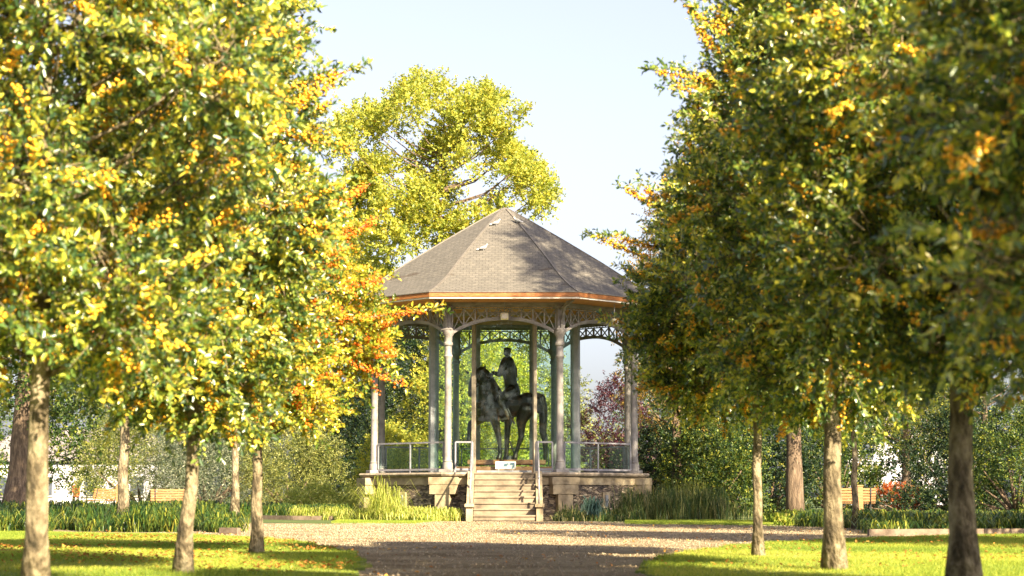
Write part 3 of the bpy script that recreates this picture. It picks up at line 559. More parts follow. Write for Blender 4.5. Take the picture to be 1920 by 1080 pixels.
chain(h, [(S(350, 670, .18), .19), (S(300, 705, .2), .15), (S(258, 722, .22), .10), (S(248, 770, .2), .075), (S(246, 820, .18), .062), (S(243, 850, .18), .085)])  # raised fore leg
chain(h, [(S(440, 660, -.2), .2), (S(462, 760, -.22), .125), (S(480, 832, -.22), .092), (S(486, 900, -.22), .066), (S(488, 960, -.22), .07), (S(480, 995, -.24), .1)])
chain(h, [(S(560, 650, .22), .2), (S(548, 740, .22), .115), (S(543, 830, .22), .095), (S(540, 920, .22), .075), (S(538, 965, .22), .08), (S(532, 998, .22), .11)])
chain(h, [(S(690, 620, -.2), .29), (S(655, 700, -.2), .19), (S(655, 770, -.2), .125), (S(652, 830, -.2), .1), (S(630, 900, -.2), .068), (S(612, 955, -.2), .072), (S(604, 992, -.2), .1)])
chain(h, [(S(770, 500), .1), (S(812, 525), .14), (S(824, 600), .15), (S(824, 700), .14), (S(822, 790), .12), (S(838, 860), .10), (S(842, 940), .08), (S(838, 1030), .05)])
horse = sculpt(h, 'horse', stt)
r = MB()
r.ball(S(545, 168, -.02), (.115, .12, .155)); r.ball(S(531, 180, -.04), (.06, .07, .08)); r.caps(S(548, 195), S(550, 228), .075, .09); r.caps(S(523, 178, -.06), S(519, 182, -.07), .02, .015); r.lathe(S(545, 172, -.02), [(.128, .02), (.132, .06), (.122, .15), (.11, .17)], 14)
r.caps(S(531, 235, -.19), S(565, 235, .2), .13, .13); chain(r, [(S(550, 250), .22), (S(553, 300), .25), (S(565, 370), .22), (S(575, 430), .22), (S(580, 470), .26)])
for s_ in (-1, 1):
    chain(r, [(S(520 if s_ < 0 else 575, 250, s_ * .28), .12), (S(500 if s_ < 0 else 600, 300, s_ * .36), .105), (S(485 if s_ < 0 else 605, 345, s_ * .33), .09), (S(450 if s_ < 0 else 540, 335, s_ * .2), .07), (S(432 if s_ < 0 else 480, 328, s_ * .1), .06)])
    chain(r, [(S(578, 470, s_ * .2), .19), (S(530, 510, s_ * .42), .17), (S(497, 545, s_ * .45), .13), (S(520, 610, s_ * .46), .11), (S(548, 668, s_ * .46), .085), (S(545, 690, s_ * .46), .075), (S(505, 698, s_ * .48), .05)])
    for f_ in range(4): r.caps(S(434, 326 + f_ * 7, s_ * .1), S(421, 334 + f_ * 7, s_ * .1), .022, .018)
chain(r, [(S(590, 440), .2), (S(612, 480), .16)])
rider = sculpt(r, 'rider', stt, .016, 3)
mb = MB(); mb.tube([S(430, 335, -.1), S(380, 400, -.3), S(300, 440, -.36), S(262, 470, -.3)], .018, 6); mb.tube([S(430, 335, .1), S(380, 400, .3), S(290, 440, .2)], .018, 6); mb.build('reins', M['bronze'], stt, True)
mb = MB(); mb.tube([S(480, 470, -.44), S(560, 640, -.5), S(600, 730, -.5)], .03, 6); mb.build('scabbard', M['bronze'], stt, True)
mb = MB(); mb.tube([S(565, 860, .02), S(607, 985, -.05)], .025, 6); mb.box(S(575, 1000) + Vector((0, 0, .02)), (.35, .4, .16), .3, taper=.6); mb.build('support', M['bronze'], stt)
mb = MB(); mb.box(S(540, 1022) + Vector((0, 0, -.02)), (2.6, 1.3, .16), bev=.03); mb.box((0, 0, .14), (3.2, 1.8, .2), bev=.02); mb.build('statue_base', M['rust'], stt)
# pigeons on the roof
M['pigeon'] = noise_mat('grey_feathers', [(.3, (.16, .16, .18)), (.6, (.48, .47, .48)), (.8, (.75, .74, .72))], 9, .7, 0)
def roof_pt(px, py):
    lo, hi = 58.9, CY          # march to the roof surface
    for i in range(3000):
        Y = lo + (hi - lo) * i / 3000; p = P(px, py, Y); dx = p.x - CX; dy = p.y - CY
        ap = max(abs(dx * math.cos(a_) + dy * math.sin(a_)) for a_ in [j * PI / 4 for j in range(4)])
        z = np.interp(-ap, [-q[0] for q in prof], [q[1] for q in prof])
        if ap < RA and p.z < z: return p
    return p
def pigeon(px, py, rz, label):
    e = empty('pigeon', roof_pt(px, py), rz, .75); tag(e, label, 'pigeon', 'pigeons on the bandstand roof'); mb = MB()
    Mx = Matrix.Rotation(R(-20), 3, 'Y'); mb.ball((0, 0, .13), (.15, .075, .078), 12, 8, Mx); mb.caps((.11, 0, .19), (.15, 0, .25), .045, .034); mb.ball((.165, 0, .27), .038); mb.caps((-.1, 0, .1), (-.27, 0, .04), .05, .03); mb.caps((.19, 0, .268), (.225, 0, .26), .012, .005)
    mb.tube([(0, .03, .08), (.01, .03, -.01)], .008, 5); mb.tube([(0, -.03, .08), (.01, -.03, -.01)], .008, 5)
    o = mb.build('body', M['pigeon'], e, True); r_ = o.modifiers.new('r', 'REMESH'); r_.mode = 'VOXEL'; r_.voxel_size = .009; r_.use_smooth_shade = True
    mb = MB()
    for s_ in (-1, 1): mb.ball((-.04, s_ * .065, .13), (.15, .02, .055), 10, 6, Mx)
    mb.build('wings', M['iron_dark'], e, True)
pigeon(930, 423, 0.2, 'grey pigeon on the front roof slope near the top, left of the ridge strip')
pigeon(970, 419, 2.6, 'grey pigeon sitting on the right front ridge strip near the top')
pigeon(906, 470, .1, 'lowest grey pigeon on the front roof slope, near the left ridge strip')
# ---------------------------------------------------------------- foreground avenue trees
def g(px, Y, z=0): p = P(px, 900, Y); return (p.x, Y, z)
def pe(px, py, Y, dy=0): return tuple(P(px, py, Y + dy))
BG = dict(nl=52, ntw=4300, npl=25, tl=.42, L=.070, W=.032)
T = make_tree('evergreen_tree', g(70, 14), 'nearest tree of the left row, thick mottled trunk at the left edge of the photo', 101, 1.75, 7.2, 1.75, .086, berry='berry', nb=520, group='clipped berry trees lining the path', **BG)
T = make_tree('evergreen_tree', g(345, 18.2), 'second tree of the left row with a leaning trunk and yellow green berried crown', 102, 1.55, 6.6, 1.36, .072, peak=.3, berry='berry', nb=480, leaf='fg_leaf', group='clipped berry trees lining the path', lean=(.12, 0),
  shoots=[(pe(540, 165, 18), pe(682, 125, 18), 40), (pe(520, 240, 18), pe(618, 270, 18), 45), (pe(530, 120, 18), pe(575, 80, 18), 30), (pe(480, 60, 18), pe(512, 0, 18), 30), (pe(560, 190, 18), pe(640, 150, 18), 30), (pe(500, 300, 18), pe(600, 320, 18), 36), (pe(500, 380, 18), pe(620, 400, 18), 36), (pe(470, 130, 18), pe(560, 110, 18), 36), (pe(480, 220, 18), pe(590, 190, 18), 36)], **BG)
T = make_tree('evergreen_tree', g(482, 24.5), 'left row tree beside the gravel with red orange berries and a pale straight trunk', 103, 1.75, 4.9, 1.62, .075, berry='berry_red', nb=480, leaf='fg_leaf_warm', group='clipped berry trees lining the path',
  shoots=[(pe(650, 600, 24.5), pe(832, 578, 24.5), 26), (pe(660, 680, 24.5), pe(785, 735, 24.5), 32), (pe(640, 450, 24.5), pe(720, 400, 24.5), 26), (pe(650, 540, 24.5), pe(730, 520, 24.5), 30), (pe(640, 380, 24.5), pe(700, 340, 24.5), 20)], **BG)
T = make_tree('evergreen_tree', g(1420, 23.5), 'slim trunked tree of the right row nearest the bandstand', 104, 1.85, 5.4, 1.55, .062, peak=.32, berry='berry', nb=260, group='clipped berry trees lining the path',
  shoots=[(pe(1220, 380, 23.5), pe(1162, 350, 23.5), 30), (pe(1200, 480, 23.5), pe(1098, 435, 23.5), 30), (pe(1220, 460, 23.5), pe(1130, 440, 23.5), 26), (pe(1230, 620, 23.5), pe(1130, 600, 23.5), 30), (pe(1240, 700, 23.5), pe(1180, 560, 23.5), 30), (pe(1240, 540, 23.5), pe(1160, 500, 23.5), 30), (pe(1250, 400, 23.5), pe(1200, 340, 23.5), 24), (pe(1260, 740, 23.5), pe(1180, 690, 23.5), 30)], **BG)
T = make_tree('evergreen_tree', g(1561, 19), 'middle tree of the right row with a pale sunlit ringed trunk', 105, 1.65, 7.0, 1.38, .1, peak=.3, berry='berry', nb=260, group='clipped berry trees lining the path',
  shoots=[(pe(1330, 150, 19), pe(1213, 130, 19), 40), (pe(1330, 190, 19), pe(1285, 215, 19), 60), (pe(1350, 60, 19), pe(1275, 0, 19), 40), (pe(1340, 290, 19), pe(1270, 285, 19), 30), (pe(1360, 120, 19), pe(1300, 40, 19), 40), (pe(1400, 90, 19), pe(1330, 0, 19), 30), (pe(1440, 110, 19), pe(1385, 20, 19), 30), (pe(1390, 250, 19), pe(1300, 235, 19), 30), (pe(1370, 330, 19), pe(1290, 340, 19), 26), (pe(1470, 60, 19), pe(1440, -20, 19), 30), (pe(1360, 170, 19), pe(1245, 160, 19), 36)], **BG)
T = make_tree('evergreen_tree', g(1802, 14.4), 'dark shaded trunk and crown near the right edge of the photo', 106, 1.6, 7.2, 1.6, .108, berry='berry', nb=260, group='clipped berry trees lining the path', **BG)
T = make_tree('evergreen_tree', (3.15, 9.2, 0), 'closest and most blurred crown at the right edge, its trunk out of view', 107, 1.35, 6.6, 1.35, .09, berry='berry', nb=300, group='clipped berry trees lining the path', **dict(BG, ntw=2600))
# second row further right and trees behind the camera: only their shade and edges show
for i, (x, y) in enumerate([(7.4, 7.8), (7.5, 2.6)]):
    c_ = copy_tree(T); c_.location = (x, y, 0); c_.rotation_euler = (0, 0, 1 + i * 1.3); c_.scale = (1.3, 1.3, 1.25)
    c_["label"] = ['berry tree of the outer right row beside the nearest right tree, outside the frame', 'berry tree of the outer right row abreast of the camera, outside the frame'][i]
# ---------------------------------------------------------------- middle distance trees
MID = dict(simple=True, L=.10, W=.055, tubes=False)
T2 = make_tree('park_tree', (13.5, 33.5, 0), 'tall park tree right of the lawn whose shade falls across the gravel, outside the frame', 208, 3.0, 11.5, 2.6, .2, nl=46, ntw=1500, npl=14, tl=.8, leaf='green_leaf', lr=(.6, 1.1), **dict(MID, L=.15, W=.09))
for i, (x, y, s_) in enumerate([(9.9, 26.5, .95), (17.5, 41, 1.0), (12.8, 22, 1.05)]):
    c_ = copy_tree(T2); c_.location = (x, y, 0); c_.rotation_euler = (0, 0, 2 + i * 1.7); c_.scale = (s_,) * 3
    c_["label"] = ['nearer park tree right of the lawn shading the path, outside the frame', 'farther park tree right of the lawn shading the gravel, outside the frame', 'outermost park tree right of the lawn, outside the frame'][i]
make_tree('park_tree', g(232, 42), 'tree with a straight grey trunk rising behind the strap leaved border on the left', 201, 2.6, 9.5, 2.7, .125, nl=45, ntw=2200, npl=14, tl=.55, leaf='green_leaf', lr=(.6, 1), **MID)
make_tree('park_tree', g(440, 58), 'tall slim tree with small yellow green leaves behind the left row', 202, 3.3, 15.2, 2.1, .12, nl=60, ntw=3600, npl=16, tl=.6, leaf='oak_leaf', lr=(.5, .9), **MID)
make_tree('park_tree', g(1603, 44), 'thin pale trunked young tree standing in the dark border on the right', 203, 2.6, 8.0, 2.2, .075, nl=40, ntw=2000, npl=14, tl=.5, leaf='oak_leaf', lr=(.5, .9), **MID)
make_tree('park_tree', (14.4, 43.6, 0), 'tall dark tree right of the frame, shading the right side of the bandstand roof', 204, 7.0, 25, 4.2, .25, nl=60, ntw=5500, npl=16, tl=.9, leaf='brown_leaf', lr=(.8, 1.4), **dict(MID, L=.14, W=.08))
make_tree('park_tree', g(1490, 62), 'tree with a thick ivy dappled trunk right of the fountain grasses', 205, 3.0, 11, 3.2, .29, nl=40, ntw=2600, npl=14, tl=.8, leaf='green_leaf', bark='bark_dark', lr=(.8, 1.3), flare=1.2, **MID)
make_tree('park_tree', g(45, 75), 'old tree with a very thick flared trunk at the left edge', 206, 4.2, 16, 5, .6, nl=50, ntw=3000, npl=14, tl=1.0, leaf='green_leaf', bark='bark_dark', lr=(1, 1.8), flare=1.6, **dict(MID, L=.16, W=.09))
# large oak behind the pavilion, lobes set out by hand
oy = 88
ob_ = Vector((P(830, 900, oy).x, oy, 0)); rng = np.random.default_rng(33); ol = []
spec = [(800, 185, 62), (740, 225, 60), (850, 225, 60), (900, 215, 48), (935, 240, 50), (690, 250, 50), (660, 275, 45), (955, 290, 50), (985, 315, 45), (1005, 350, 40), (965, 350, 40), (780, 290, 60), (720, 320, 55), (850, 300, 50), (660, 340, 50), (640, 250, 26),
        (920, 380, 30), (760, 380, 60), (690, 400, 60), (800, 440, 60), (730, 470, 70), (650, 440, 60), (860, 440, 50), (640, 520, 60), (720, 560, 60), (1015, 375, 24), (990, 378, 24), (820, 355, 40), (770, 160, 24), (820, 165, 22), (905, 405, 28), (600, 420, 50), (920, 190, 22)]
for (x, y, r_) in spec:
    for j in range(3):
        p = P(x + rng.normal(0, r_ * .35), y + rng.normal(0, r_ * .3), oy + rng.uniform(-3.2, 3.2)) - ob_; ol.append((p.x, p.y, p.z, r_ / F * oy * rng.uniform(.35, .65)))
make_tree('oak_tree', ob_, 'large spreading oak with yellow green leaves directly behind the bandstand', 207, 7, 19, 5, .5, ntw=5200, npl=16, tl=.8, leaf='oak_leaf', bark='bark_dark', lobes=ol, inner=.2, **dict(MID, L=.17, W=.10))
def bush(name, loc, r, h, label, leaf, seed, ntw=900, npl=16, L=.1, W=.05, tl=.5, cat='shrub', nl=22, lift=.35, droop=.1, group=None, wx=1, simple=True, low=.9):
    root = empty(name, loc); tag(root, label, cat, group); rng = np.random.default_rng(seed)
    lobes = [(x * wx, y, z, q) for x, y, z, q in ovoid_lobes(rng, 0, h, r, nl, (r * .22, r * .42), .35, low)]
    st, t = twig_starts(rng, lobes, ntw, (0, 0, h * .4), .3, lift); k = st[:, 2] > 0.05; st = st[k]; t = t[k]
    V, Fc, val = foliage(rng, st, t, tl, npl, L, W, simple, droop); V[:, 2] = np.maximum(V[:, 2], .02); np_mesh('foliage', V, Fc, 4, M[leaf], val, root)
    mb = MB()
    for (x, y, z, q) in lobes[:14]: mb.tube([(x * .1, y * .1, 0), (x * .5, y * .5, z * .5), (x, y, z)], [.04 * r, .025 * r, .01], 5)
    mb.build('stems', M['bark_dark'], root, True); return root
# shrubs and trees behind, left to right
bush('weeping_cedar', g(390, 92), 3.6, 5.6, 'silvery drooping cedar behind the wooden benches', 'blue_leaf', 301, 2600, 16, .14, .03, 1.1, 'tree', 40, -.5, .6)
bush('weeping_cedar', g(268, 98), 3.3, 5.8, 'greyish drooping cedar behind the left trunks, further left', 'olive_leaf', 302, 2200, 16, .14, .035, 1.1, 'tree', 40, -.4, .5)
bush('olive_shrub', g(545, 84), 2.5, 4.2, 'tall pale olive shrub left of the bandstand', 'olive_leaf', 303, 2200, 16, .11, .035, .7, nl=36)
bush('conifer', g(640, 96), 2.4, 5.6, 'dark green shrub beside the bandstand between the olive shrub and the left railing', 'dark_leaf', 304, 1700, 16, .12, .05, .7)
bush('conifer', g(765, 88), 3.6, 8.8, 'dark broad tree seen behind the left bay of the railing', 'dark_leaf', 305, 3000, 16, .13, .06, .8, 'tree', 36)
bush('leafy_shrub', g(735, 76), 1.8, 3.4, 'yellow green shrub close behind the left railing', 'oak_leaf', 306, 1300, 14, .1, .06, .5)
bush('leafy_tree', g(880, 86), 3.3, 8.9, 'bright light green tree seen through the glass left of the horse', 'oak_leaf', 307, 3200, 16, .13, .07, .8, 'tree', 34)
bush('leafy_tree', g(1000, 90), 2.7, 8.9, 'pale green tree seen through the glass behind the tail of the horse', 'olive_leaf', 308, 1900, 16, .13, .06, .8, 'tree', 30)
bush('purple_plum', g(1150, 80), 1.9, 5.4, 'purple leaved small tree behind the right railing', 'purple_leaf', 309, 1000, 14, .11, .06, .6, 'tree', 26)
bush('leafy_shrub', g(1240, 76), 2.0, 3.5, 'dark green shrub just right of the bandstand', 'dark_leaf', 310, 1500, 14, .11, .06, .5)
bush('leafy_shrub', g(1330, 72), 2.4, 3.6, 'wide dark shrub with yellow lit tips behind the fountain grasses', 'green_leaf', 311, 2000, 14, .11, .06, .5)
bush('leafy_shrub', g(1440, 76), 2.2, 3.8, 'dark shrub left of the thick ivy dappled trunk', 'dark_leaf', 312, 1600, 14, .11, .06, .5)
bush('orange_shrub', g(1680, 84), .9, 1.15, 'low orange autumn shrub behind the right border', 'orange_leaf', 313, 500, 14, .1, .05, .35, wx=1.5)
bush('leafy_shrub', g(1560, 88), 2.6, 4.6, 'green shrub between the thick trunk and the orange shrub', 'green_leaf', 314, 1800, 14, .12, .06, .6)
bush('leafy_shrub', g(1790, 86), 2.2, 4.6, 'dark shrub right of the orange autumn shrub', 'dark_leaf', 315, 1500, 14, .12, .06, .6)
bush('leafy_shrub', g(1905, 80), 2.6, 4.4, 'yellow green shrub at the right edge behind the border', 'green_leaf', 316, 1700, 14, .12, .06, .6)
bush('leafy_shrub', g(1690, 82), 1.9, .95, 'low dark hedge shrub under the orange shrub', 'dark_leaf', 317, 900, 12, .1, .05, .3, wx=1.6)
make_tree('park_tree', g(1270, 72), 'brown tinged tree whose top shows behind the right row next to the roof', 220, 3.4, 12.4, 2.4, .2, nl=34, ntw=1600, npl=14, tl=.6, leaf='brown_leaf', bark='bark_dark', lr=(.6, 1), **MID)
make_tree('park_tree', g(1235, 96), 'tree behind the bandstand between the purple tree and the right row', 221, 2.2, 7.4, 2.4, .2, nl=34, ntw=1600, npl=14, tl=.6, leaf='green_leaf', bark='bark_dark', lr=(.7, 1.1), **MID)
make_tree('park_tree', g(1700, 98), 'background tree above the right bench', 222, 3.2, 12, 4.2, .25, nl=40, ntw=2600, npl=14, tl=.8, leaf='oak_leaf', bark='bark_dark', lr=(.9, 1.5), **MID)
make_tree('park_tree', g(1850, 92), 'dark background tree behind the rightmost trunk', 223, 2.4, 12, 4.2, .25, nl=40, ntw=2600, npl=14, tl=.8, leaf='dark_leaf', bark='bark_dark', lr=(.9, 1.5), **MID)
# distant wood, reads as one mass
def wood(name, label, items, leaf, seed, L=.26):
    rng = np.random.default_rng(seed); Vs = []; Fs = []; vals = []; off_ = 0; mb = MB()
    for (x, y, h_, r_) in items:
        lobes = [(a + x, b_ + y, c_, d) for a, b_, c_, d in ovoid_lobes(rng, h_ * .12, h_, r_, 26, (r_ * .25, r_ * .4))]; st, t = twig_starts(rng, lobes, 750, (x, y, h_ * .5), .3)
        V, Fc, val = foliage(rng, st, t, 1.0, 12, L, L * .55, True); Vs.append(V); Fs.append(Fc + off_); vals.append(val); off_ += len(V); mb.tube([(x, y, 0), (x, y, h_ * .6)], [.3, .15], 7)
    o = np_mesh(name, np.concatenate(Vs), np.concatenate(Fs), 4, M[leaf], np.concatenate(vals)); o["kind"] = "stuff"; tag(o, label, 'woodland')
rng = np.random.default_rng(77)
wood('distant_woodland', 'distant green treeline behind the benches on the left', [(-44 + i * 4.2 + rng.uniform(-1, 1), 128 + rng.uniform(-6, 8), rng.uniform(9, 13), 4.2) for i in range(10)], 'green_leaf', 401)
wood('distant_woodland', 'distant dark treeline behind the right border', [(11 + i * 4.4 + rng.uniform(-1, 1), 120 + rng.uniform(-6, 8), rng.uniform(8, 12), 4) for i in range(8)], 'dark_leaf', 402)
wood('distant_woodland', 'low distant trees seen through and beside the bandstand', [(-6 + i * 3.2, 126 + rng.uniform(-4, 4), (8.5, 9, 8, 7, 4.4)[i], 3) for i in range(5)], 'olive_leaf', 403, .2)
wood('distant_woodland', 'tall trees behind the camera that show only as reflections in the bandstand glass', [(-34 + i * 4.6, -32 + (i % 3) * 4, 21, 5.5) for i in range(15)], 'green_leaf', 404, .45)
# pale buildings glimpsed through gaps
M['render'] = noise_mat('pale_rendered_wall', [(.3, (.50, .48, .53)), (.7, (.60, .57, .63))], 2, .9, .1)
M['window_dark'] = noise_mat('dark_window_glass', [(.3, (.05, .06, .08)), (.7, (.09, .10, .12))], 2, .2, 0)
M['tile_grey'] = noise_mat('grey_roof_tiles', [(.3, (.15, .13, .14)), (.7, (.26, .22, .22))], 5, .8, .3)
def house(x, y, wd, dp, hh, label):
    e = empty('house', (x, y, 0)); tag(e, label, 'building'); mb = MB(); mb.box((0, 0, hh / 2), (wd, dp, hh)); mb.build('wall', M['render'], e)
    mb = MB(); vs = [(-wd / 2 - .4, -dp / 2 - .4, hh), (wd / 2 + .4, -dp / 2 - .4, hh), (wd / 2 + .4, dp / 2 + .4, hh), (-wd / 2 - .4, dp / 2 + .4, hh), (-wd / 2 + 2, 0, hh + 2.6), (wd / 2 - 2, 0, hh + 2.6)]
    mb.add(vs, [(0, 3, 2, 1), (0, 1, 5, 4), (1, 2, 5), (2, 3, 4, 5), (3, 0, 4)]); mb.build('roof', M['tile_grey'], e)
    k = int(wd // 3)
    for i in range(k):
        xx = -wd / 2 + (i + .5) * wd / k
        for zz in ([1.5, 4.3] if hh > 5 else [1.5]):
            mb = MB(); mb.box((xx, -dp / 2 - .02, zz), (1.0, .08, 1.4)); w_ = mb.build('window', M['window_dark'], e); mb = MB(); mb.box((xx, -dp / 2 - .06, zz - .78), (1.2, .16, .1)); mb.build('window_sill', M['white_trim'], w_)
house(P(140, 900, 150).x, 152, 14, 8, 3.4, 'low pale house glimpsed behind the person in orange on the left')
house(P(1680, 900, 154).x, 154, 9, 8, 5.2, 'pale house glimpsed through the leaves above the orange shrub')
# ---------------------------------------------------------------- low planting
def strap_clumps(name, label, spots, h, mat='strap_leaf', nb=110, seed=1, wd=.026, kind='stuff', cat='planting', arch=.9):
    rng = np.random.default_rng(seed); sp_ = np.array(spots); n_ = len(sp_) * nb; c_ = np.repeat(sp_, nb, 0) + np.c_[rng.normal(0, .09, (n_, 2))]
    a = rng.uniform(0, 6.28, n_); H = h * np.repeat(rng.uniform(.5, 1.2, len(sp_)), nb) * rng.uniform(.3, 1.1, n_); out = rng.uniform(.05, 1.15, n_) * H * arch; d = np.c_[np.cos(a), np.sin(a)]; s = np.c_[-np.sin(a), np.cos(a)]; V = []
    tipf = 1 - rng.uniform(0, .6, n_)
    for tt, ww, zz in ((0, .6, 0), (.3, 1, .62), (.65, .8, 1.0), (1, .08, .72)):
        for sg in (-1, 1): V.append(np.c_[c_ + d * (out * tt)[:, None] + s * (sg * wd * ww / 2), H * (zz if isinstance(zz, float) or isinstance(zz, int) else 0) * (1 if tt < .9 else tipf)])
    V = np.stack(V, 1).reshape(-1, 3); i = np.arange(n_)[:, None] * 8; Fc = np.stack([i + np.array([[0, 1, 3, 2]]), i + np.array([[2, 3, 5, 4]]), i + np.array([[4, 5, 7, 6]])], 1).reshape(-1, 4)
    o = np_mesh(name, V, Fc, 4, M[mat], np.repeat(np.clip(rng.beta(1.5, 1.5, n_), 0, 1), 3))
    if kind: o["kind"] = kind
    tag(o, label, cat); return o
def area(poly, n_, seed):
    rng = np.random.default_rng(seed); xs_ = [p[0] for p in poly]; ys_ = [p[1] for p in poly]; x = rng.uniform(min(xs_), max(xs_), n_ * 4); y = rng.uniform(min(ys_), max(ys_), n_ * 4); k = inpoly(x, y, poly); return list(zip(x[k][:n_], y[k][:n_]))
strap_clumps('strap_leaf_border', 'dense strap leaved border on the left behind the lawn', area([(-5.6, 39.5), (-6.2, 44), (-9, 48), (-15, 50), (-15, 42.5), (-9, 40.5)], 300, 1), .46, seed=2, arch=1.3)
strap_clumps('strap_leaf_border', 'narrow strap leaved strip left of the bandstand beyond the gravel', area([(-8.2, 63), (-5.5, 60.8), (-5.3, 63), (-8, 66)], 120, 3), .42, seed=4)
strap_clumps('strap_leaf_border', 'far strap leaved band in front of the benches', area([(-26, 70), (-9, 66), (-8, 70), (-11, 76), (-26, 78)], 330, 5), .5, seed=6, nb=50, wd=.04)
strap_clumps('strap_leaf_border', 'long low dark green border behind the right lawn', area([(7.0, 37.5), (14, 39), (14, 47), (8.2, 49.5), (7, 48.5), (8, 44)], 420, 7), .36, mat='strap_leaf', seed=8, arch=1.3)
strap_clumps('ground_cover', 'yellow lit leafy ground cover at the left end of the right border', area([(6.6, 48.5), (8.6, 50), (14, 48), (18, 60), (8, 60)], 260, 9), .28, mat='grass', seed=10, nb=50, wd=.04)
strap_clumps('ground_cover', 'yellow green low planting left of the steps', area([(-7.2, 62), (-2.6, 56.9), (-1.6, 57.4), (-1.7, 59.3), (-5, 60.8), (-7, 67)], 330, 11), .36, mat='tall_grass', seed=12, nb=50, wd=.025)
strap_clumps('ground_cover', 'dark low planting along the plinth right of the steps', area([(1.4, 57.3), (5.2, 58.6), (6, 62), (4.6, 60.8), (1.5, 59.6)], 140, 13), .3, mat='green_grass', seed=14, nb=50)
def plume(px, Y, h_, nb, label, mat, seed, name='ornamental_grass', wd=.014, arch=.7, spread=.14):
    x, y, z = g(px, Y); rng = np.random.default_rng(seed); k = max(1, int(nb / 60)); o = strap_clumps(name, label, [(rng.normal(0, spread), rng.normal(0, spread)) for _ in range(k)], h_, mat, 60, seed, wd, None, 'ornamental grass', arch); o.location = (x, y, 0)
plume(712, 59.0, 1.15, 600, 'tall arching yellow ornamental grass by the left corner of the plinth', 'tall_grass', 501, arch=1.3)
plume(745, 58.6, .85, 420, 'smaller yellow ornamental grass just right of the tallest one', 'tall_grass', 502)
plume(800, 58.4, .5, 420, 'low yellow grass tuft under the left pier beside the steps', 'tall_grass', 503)
plume(1110, 58.0, .6, 500, 'rounded blue grey spiky clump in front of the plinth right of the steps', 'blue_blade', 504, 'spiky_plant', .03, .8, .05)
plume(1055, 58.4, .5, 350, 'low green grass tuft right next to the steps', 'green_grass', 505)
plume(1185, 58.8, .85, 900, 'green fountain grass with pale tips under the right pier', 'green_grass', 506, spread=.25)
plume(1250, 58.6, .85, 1500, 'big rounded green fountain grass right of the bandstand', 'green_grass', 507, spread=.35)
plume(1320, 59.5, .95, 1500, 'tallest feathery fountain grass at the right end of the row', 'green_grass', 508, spread=.4)
plume(1285, 62, 1.1, 1200, 'brown tipped fountain grass behind the others right of the bandstand', 'olive_leaf', 509, spread=.5)
bush('pale_bush', g(600, 70), 1.2, 1.0, 'low yellow lit bush left of the plinth', 'tall_grass', 510, 700, 14, .1, .03, .35, wx=1.8)
# ---------------------------------------------------------------- benches and person
M['bench_wood'] = noise_mat('honey_coloured_slats', [(.3, (.20, .09, .035)), (.7, (.38, .21, .09))], 4, .6, .2, .004, sc_=(1, 6, 6))
def bench(loc, rz, label):
    e = empty('park_bench', loc, rz); tag(e, label, 'bench', 'slatted wooden park benches'); Wd = 1.8
    mb = MB()
    for i in range(5): mb.box((0, -.22 + i * .105, .45), (Wd, .085, .035), bev=.008)
    mb.build('seat', M['bench_wood'], e); mb = MB()
    for i in range(5): mb.box((0, .29 + i * .025, .54 + i * .1), (Wd, .03, .08), bev=.008)
    mb.build('backrest', M['bench_wood'], e)
    for s_ in (-1, 1):
        mb = MB(); x = s_ * .72; mb.tube([(x, -.26, 0), (x, -.22, .42), (x, .26, .42), (x, .42, .98)], .028, 6); mb.tube([(x, .34, 0), (x, .24, .42)], .028, 6); mb.tube([(x, -.24, .43), (x, -.24, .65), (x, .28, .66)], .025, 6); mb.build('leg', M['black'], e, True)
bench((P(325, 900, 80).x, 80, .05), PI + .15, 'honey coloured slatted bench between the two left trunks, seen from behind')
bench((P(189, 900, 90).x, 90, .1), PI + 1.1, 'smaller far slatted bench left of the leaning trunk, turned at an angle')
bench((P(1592, 900, 70).x, 70, .05), PI - .05, 'slatted bench half hidden behind the pale sunlit trunk on the right')
bench((P(1702, 900, 86).x, 86, .25), -2.2, 'far slatted bench on the right below the orange shrub')
def wood_post(px, Y, h_, label):
    e = g(px, Y); mb = MB(); mb.box((0, 0, h_ / 2), (.16, .16, h_), bev=.02); mb.box((0, 0, h_ + .01), (.19, .19, .06), bev=.02); o = mb.build('wooden_post', M['bench_wood'], None); o.location = e; tag(o, label, 'post')
wood_post(1612, 60, 1.05, 'short square wooden post beside the thin pale trunk on the right')
wood_post(222, 84, 1.2, 'short wooden post left of the grey trunk behind the left border')
M['coat'] = noise_mat('orange_red_coat', [(.3, (.60, .10, .03)), (.7, (.75, .17, .05))], 6, .8, .1)
M['skin'] = noise_mat('skin', [(.3, (.45, .25, .18)), (.7, (.52, .31, .22))], 6, .6, 0)
M['hair'] = noise_mat('dark_hair', [(.3, (.03, .02, .015)), (.7, (.06, .04, .03))], 9, .7, 0)
M['trousers'] = noise_mat('dark_trousers', [(.3, (.03, .03, .05)), (.7, (.06, .06, .08))], 6, .9, 0)
pe_ = empty('person', (P(143, 900, 128).x, 128, 0), .6); tag(pe_, 'person in an orange coat and dark trousers walking far behind the left border', 'person')
mb = MB(); chain(mb, [((0, 0, 1.63), .095), ((0, 0, 1.58), .085)]); mb.caps((0, 0, 1.5), (0, 0, 1.4), .055, .08); mb.caps((0, -.085, 1.6), (0, -.105, 1.585), .015, .012); mb.caps((-.14, 0, 1.38), (.14, 0, 1.38), .07, .07); chain(mb, [((0, 0, 1.32), .15), ((0, 0, 1.1), .13), ((0, 0, .95), .15)])
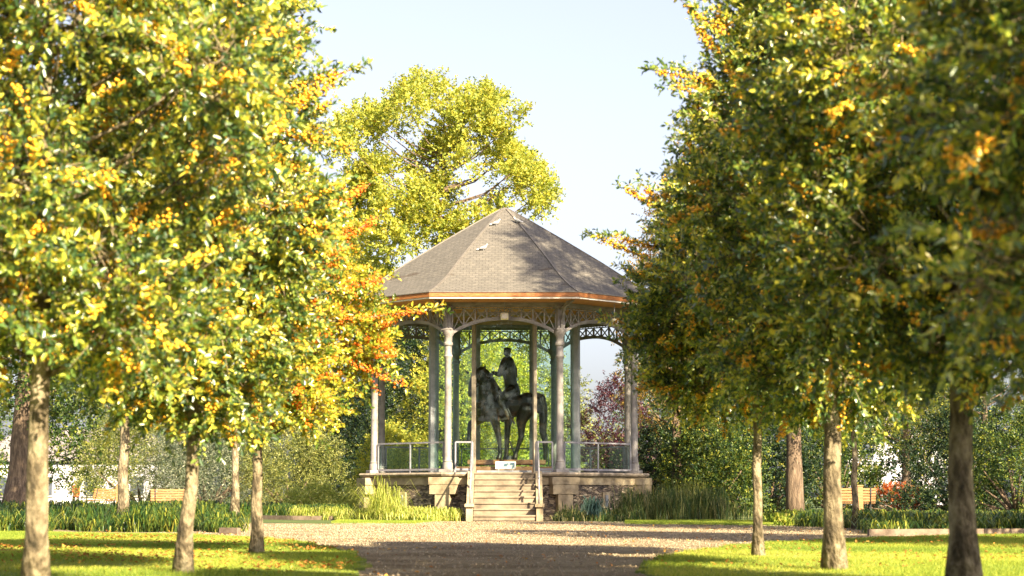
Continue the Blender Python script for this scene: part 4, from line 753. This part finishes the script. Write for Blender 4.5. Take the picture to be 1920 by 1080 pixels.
for s_ in (-1, 1):
    chain(mb, [((s_ * .18, 0, 1.38), .055), ((s_ * .24, s_ * .05, 1.12), .045), ((s_ * .24, s_ * .12 - .1, .9), .035), ((s_ * .24, s_ * .12 - .12, .82), .035)])
    for f_ in range(4): mb.caps((s_ * .24 + (f_ - 1.5) * .012, s_ * .12 - .12, .8), (s_ * .24 + (f_ - 1.5) * .012, s_ * .12 - .14, .73), .011, .009)
    chain(mb, [((s_ * .09, 0, .9), .09), ((s_ * .1, -s_ * .14, .48), .065), ((s_ * .1, -s_ * .22 + .05, .08), .045), ((s_ * .1, -s_ * .22 - .1, .05), .04)])
o = mb.build('body', M['skin'], pe_, True); r_ = o.modifiers.new('r', 'REMESH'); r_.mode = 'VOXEL'; r_.voxel_size = .014; r_.use_smooth_shade = True
mb = MB(); mb.ball((0, .02, 1.66), (.105, .11, .105)); mb.build('hair', M['hair'], pe_, True)
mb = MB(); mb.lathe((0, 0, 0), [(.21, .68), (.2, .8), (.17, 1.05), (.2, 1.3), (.17, 1.42), (.08, 1.49)], 14)
for s_ in (-1, 1): chain(mb, [((s_ * .18, 0, 1.38), .075), ((s_ * .24, s_ * .05, 1.12), .065), ((s_ * .24, s_ * .12 - .1, .9), .055)])
mb.build('coat', M['coat'], pe_, True); mb = MB()
for s_ in (-1, 1): chain(mb, [((s_ * .09, 0, .88), .105), ((s_ * .1, -s_ * .14, .48), .085), ((s_ * .1, -s_ * .22 + .05, .14), .065)])
mb.build('trousers', M['trousers'], pe_, True)
litter('fallen_leaves', 'sparse brown leaves on the central gravel path between the lawns', [(-1.5, 17), (1.3, 17), (2.4, 27), (8, 37), (-7, 37), (-2.3, 27)], (-7, 8, 17, 37), 700, .008, 14)
def pebbles(name, label, poly, box, n_, seed):
    rng = np.random.default_rng(seed); x = rng.uniform(box[0], box[1], n_); y = rng.uniform(box[2], box[3], n_); k = inpoly(x, y, poly); p = np.stack([x[k], y[k], np.full(k.sum(), .006)], 1)
    V, Fc = balls(p, rng.uniform(.006, .02, len(p))); o = np_mesh(name, V, Fc, 3, M['pebble'], None, None, True); o["kind"] = "stuff"; tag(o, label, 'pebbles')
M['pebble'] = noise_mat('pebble', [(.3, (.16, .12, .08)), (.7, (.42, .34, .23))], 2, .9, 0)
pebbles('loose_pebbles', 'loose pebbles lying on the gravel path and the open gravel area', [(-1.6, 16), (1.4, 16), (2.6, 27), (9, 38), (9, 45), (3, 56), (-3, 57), (-5, 52), (-9, 50), (-7, 38), (-2.5, 27)], (-9, 9, 16, 57), 30000, 15)
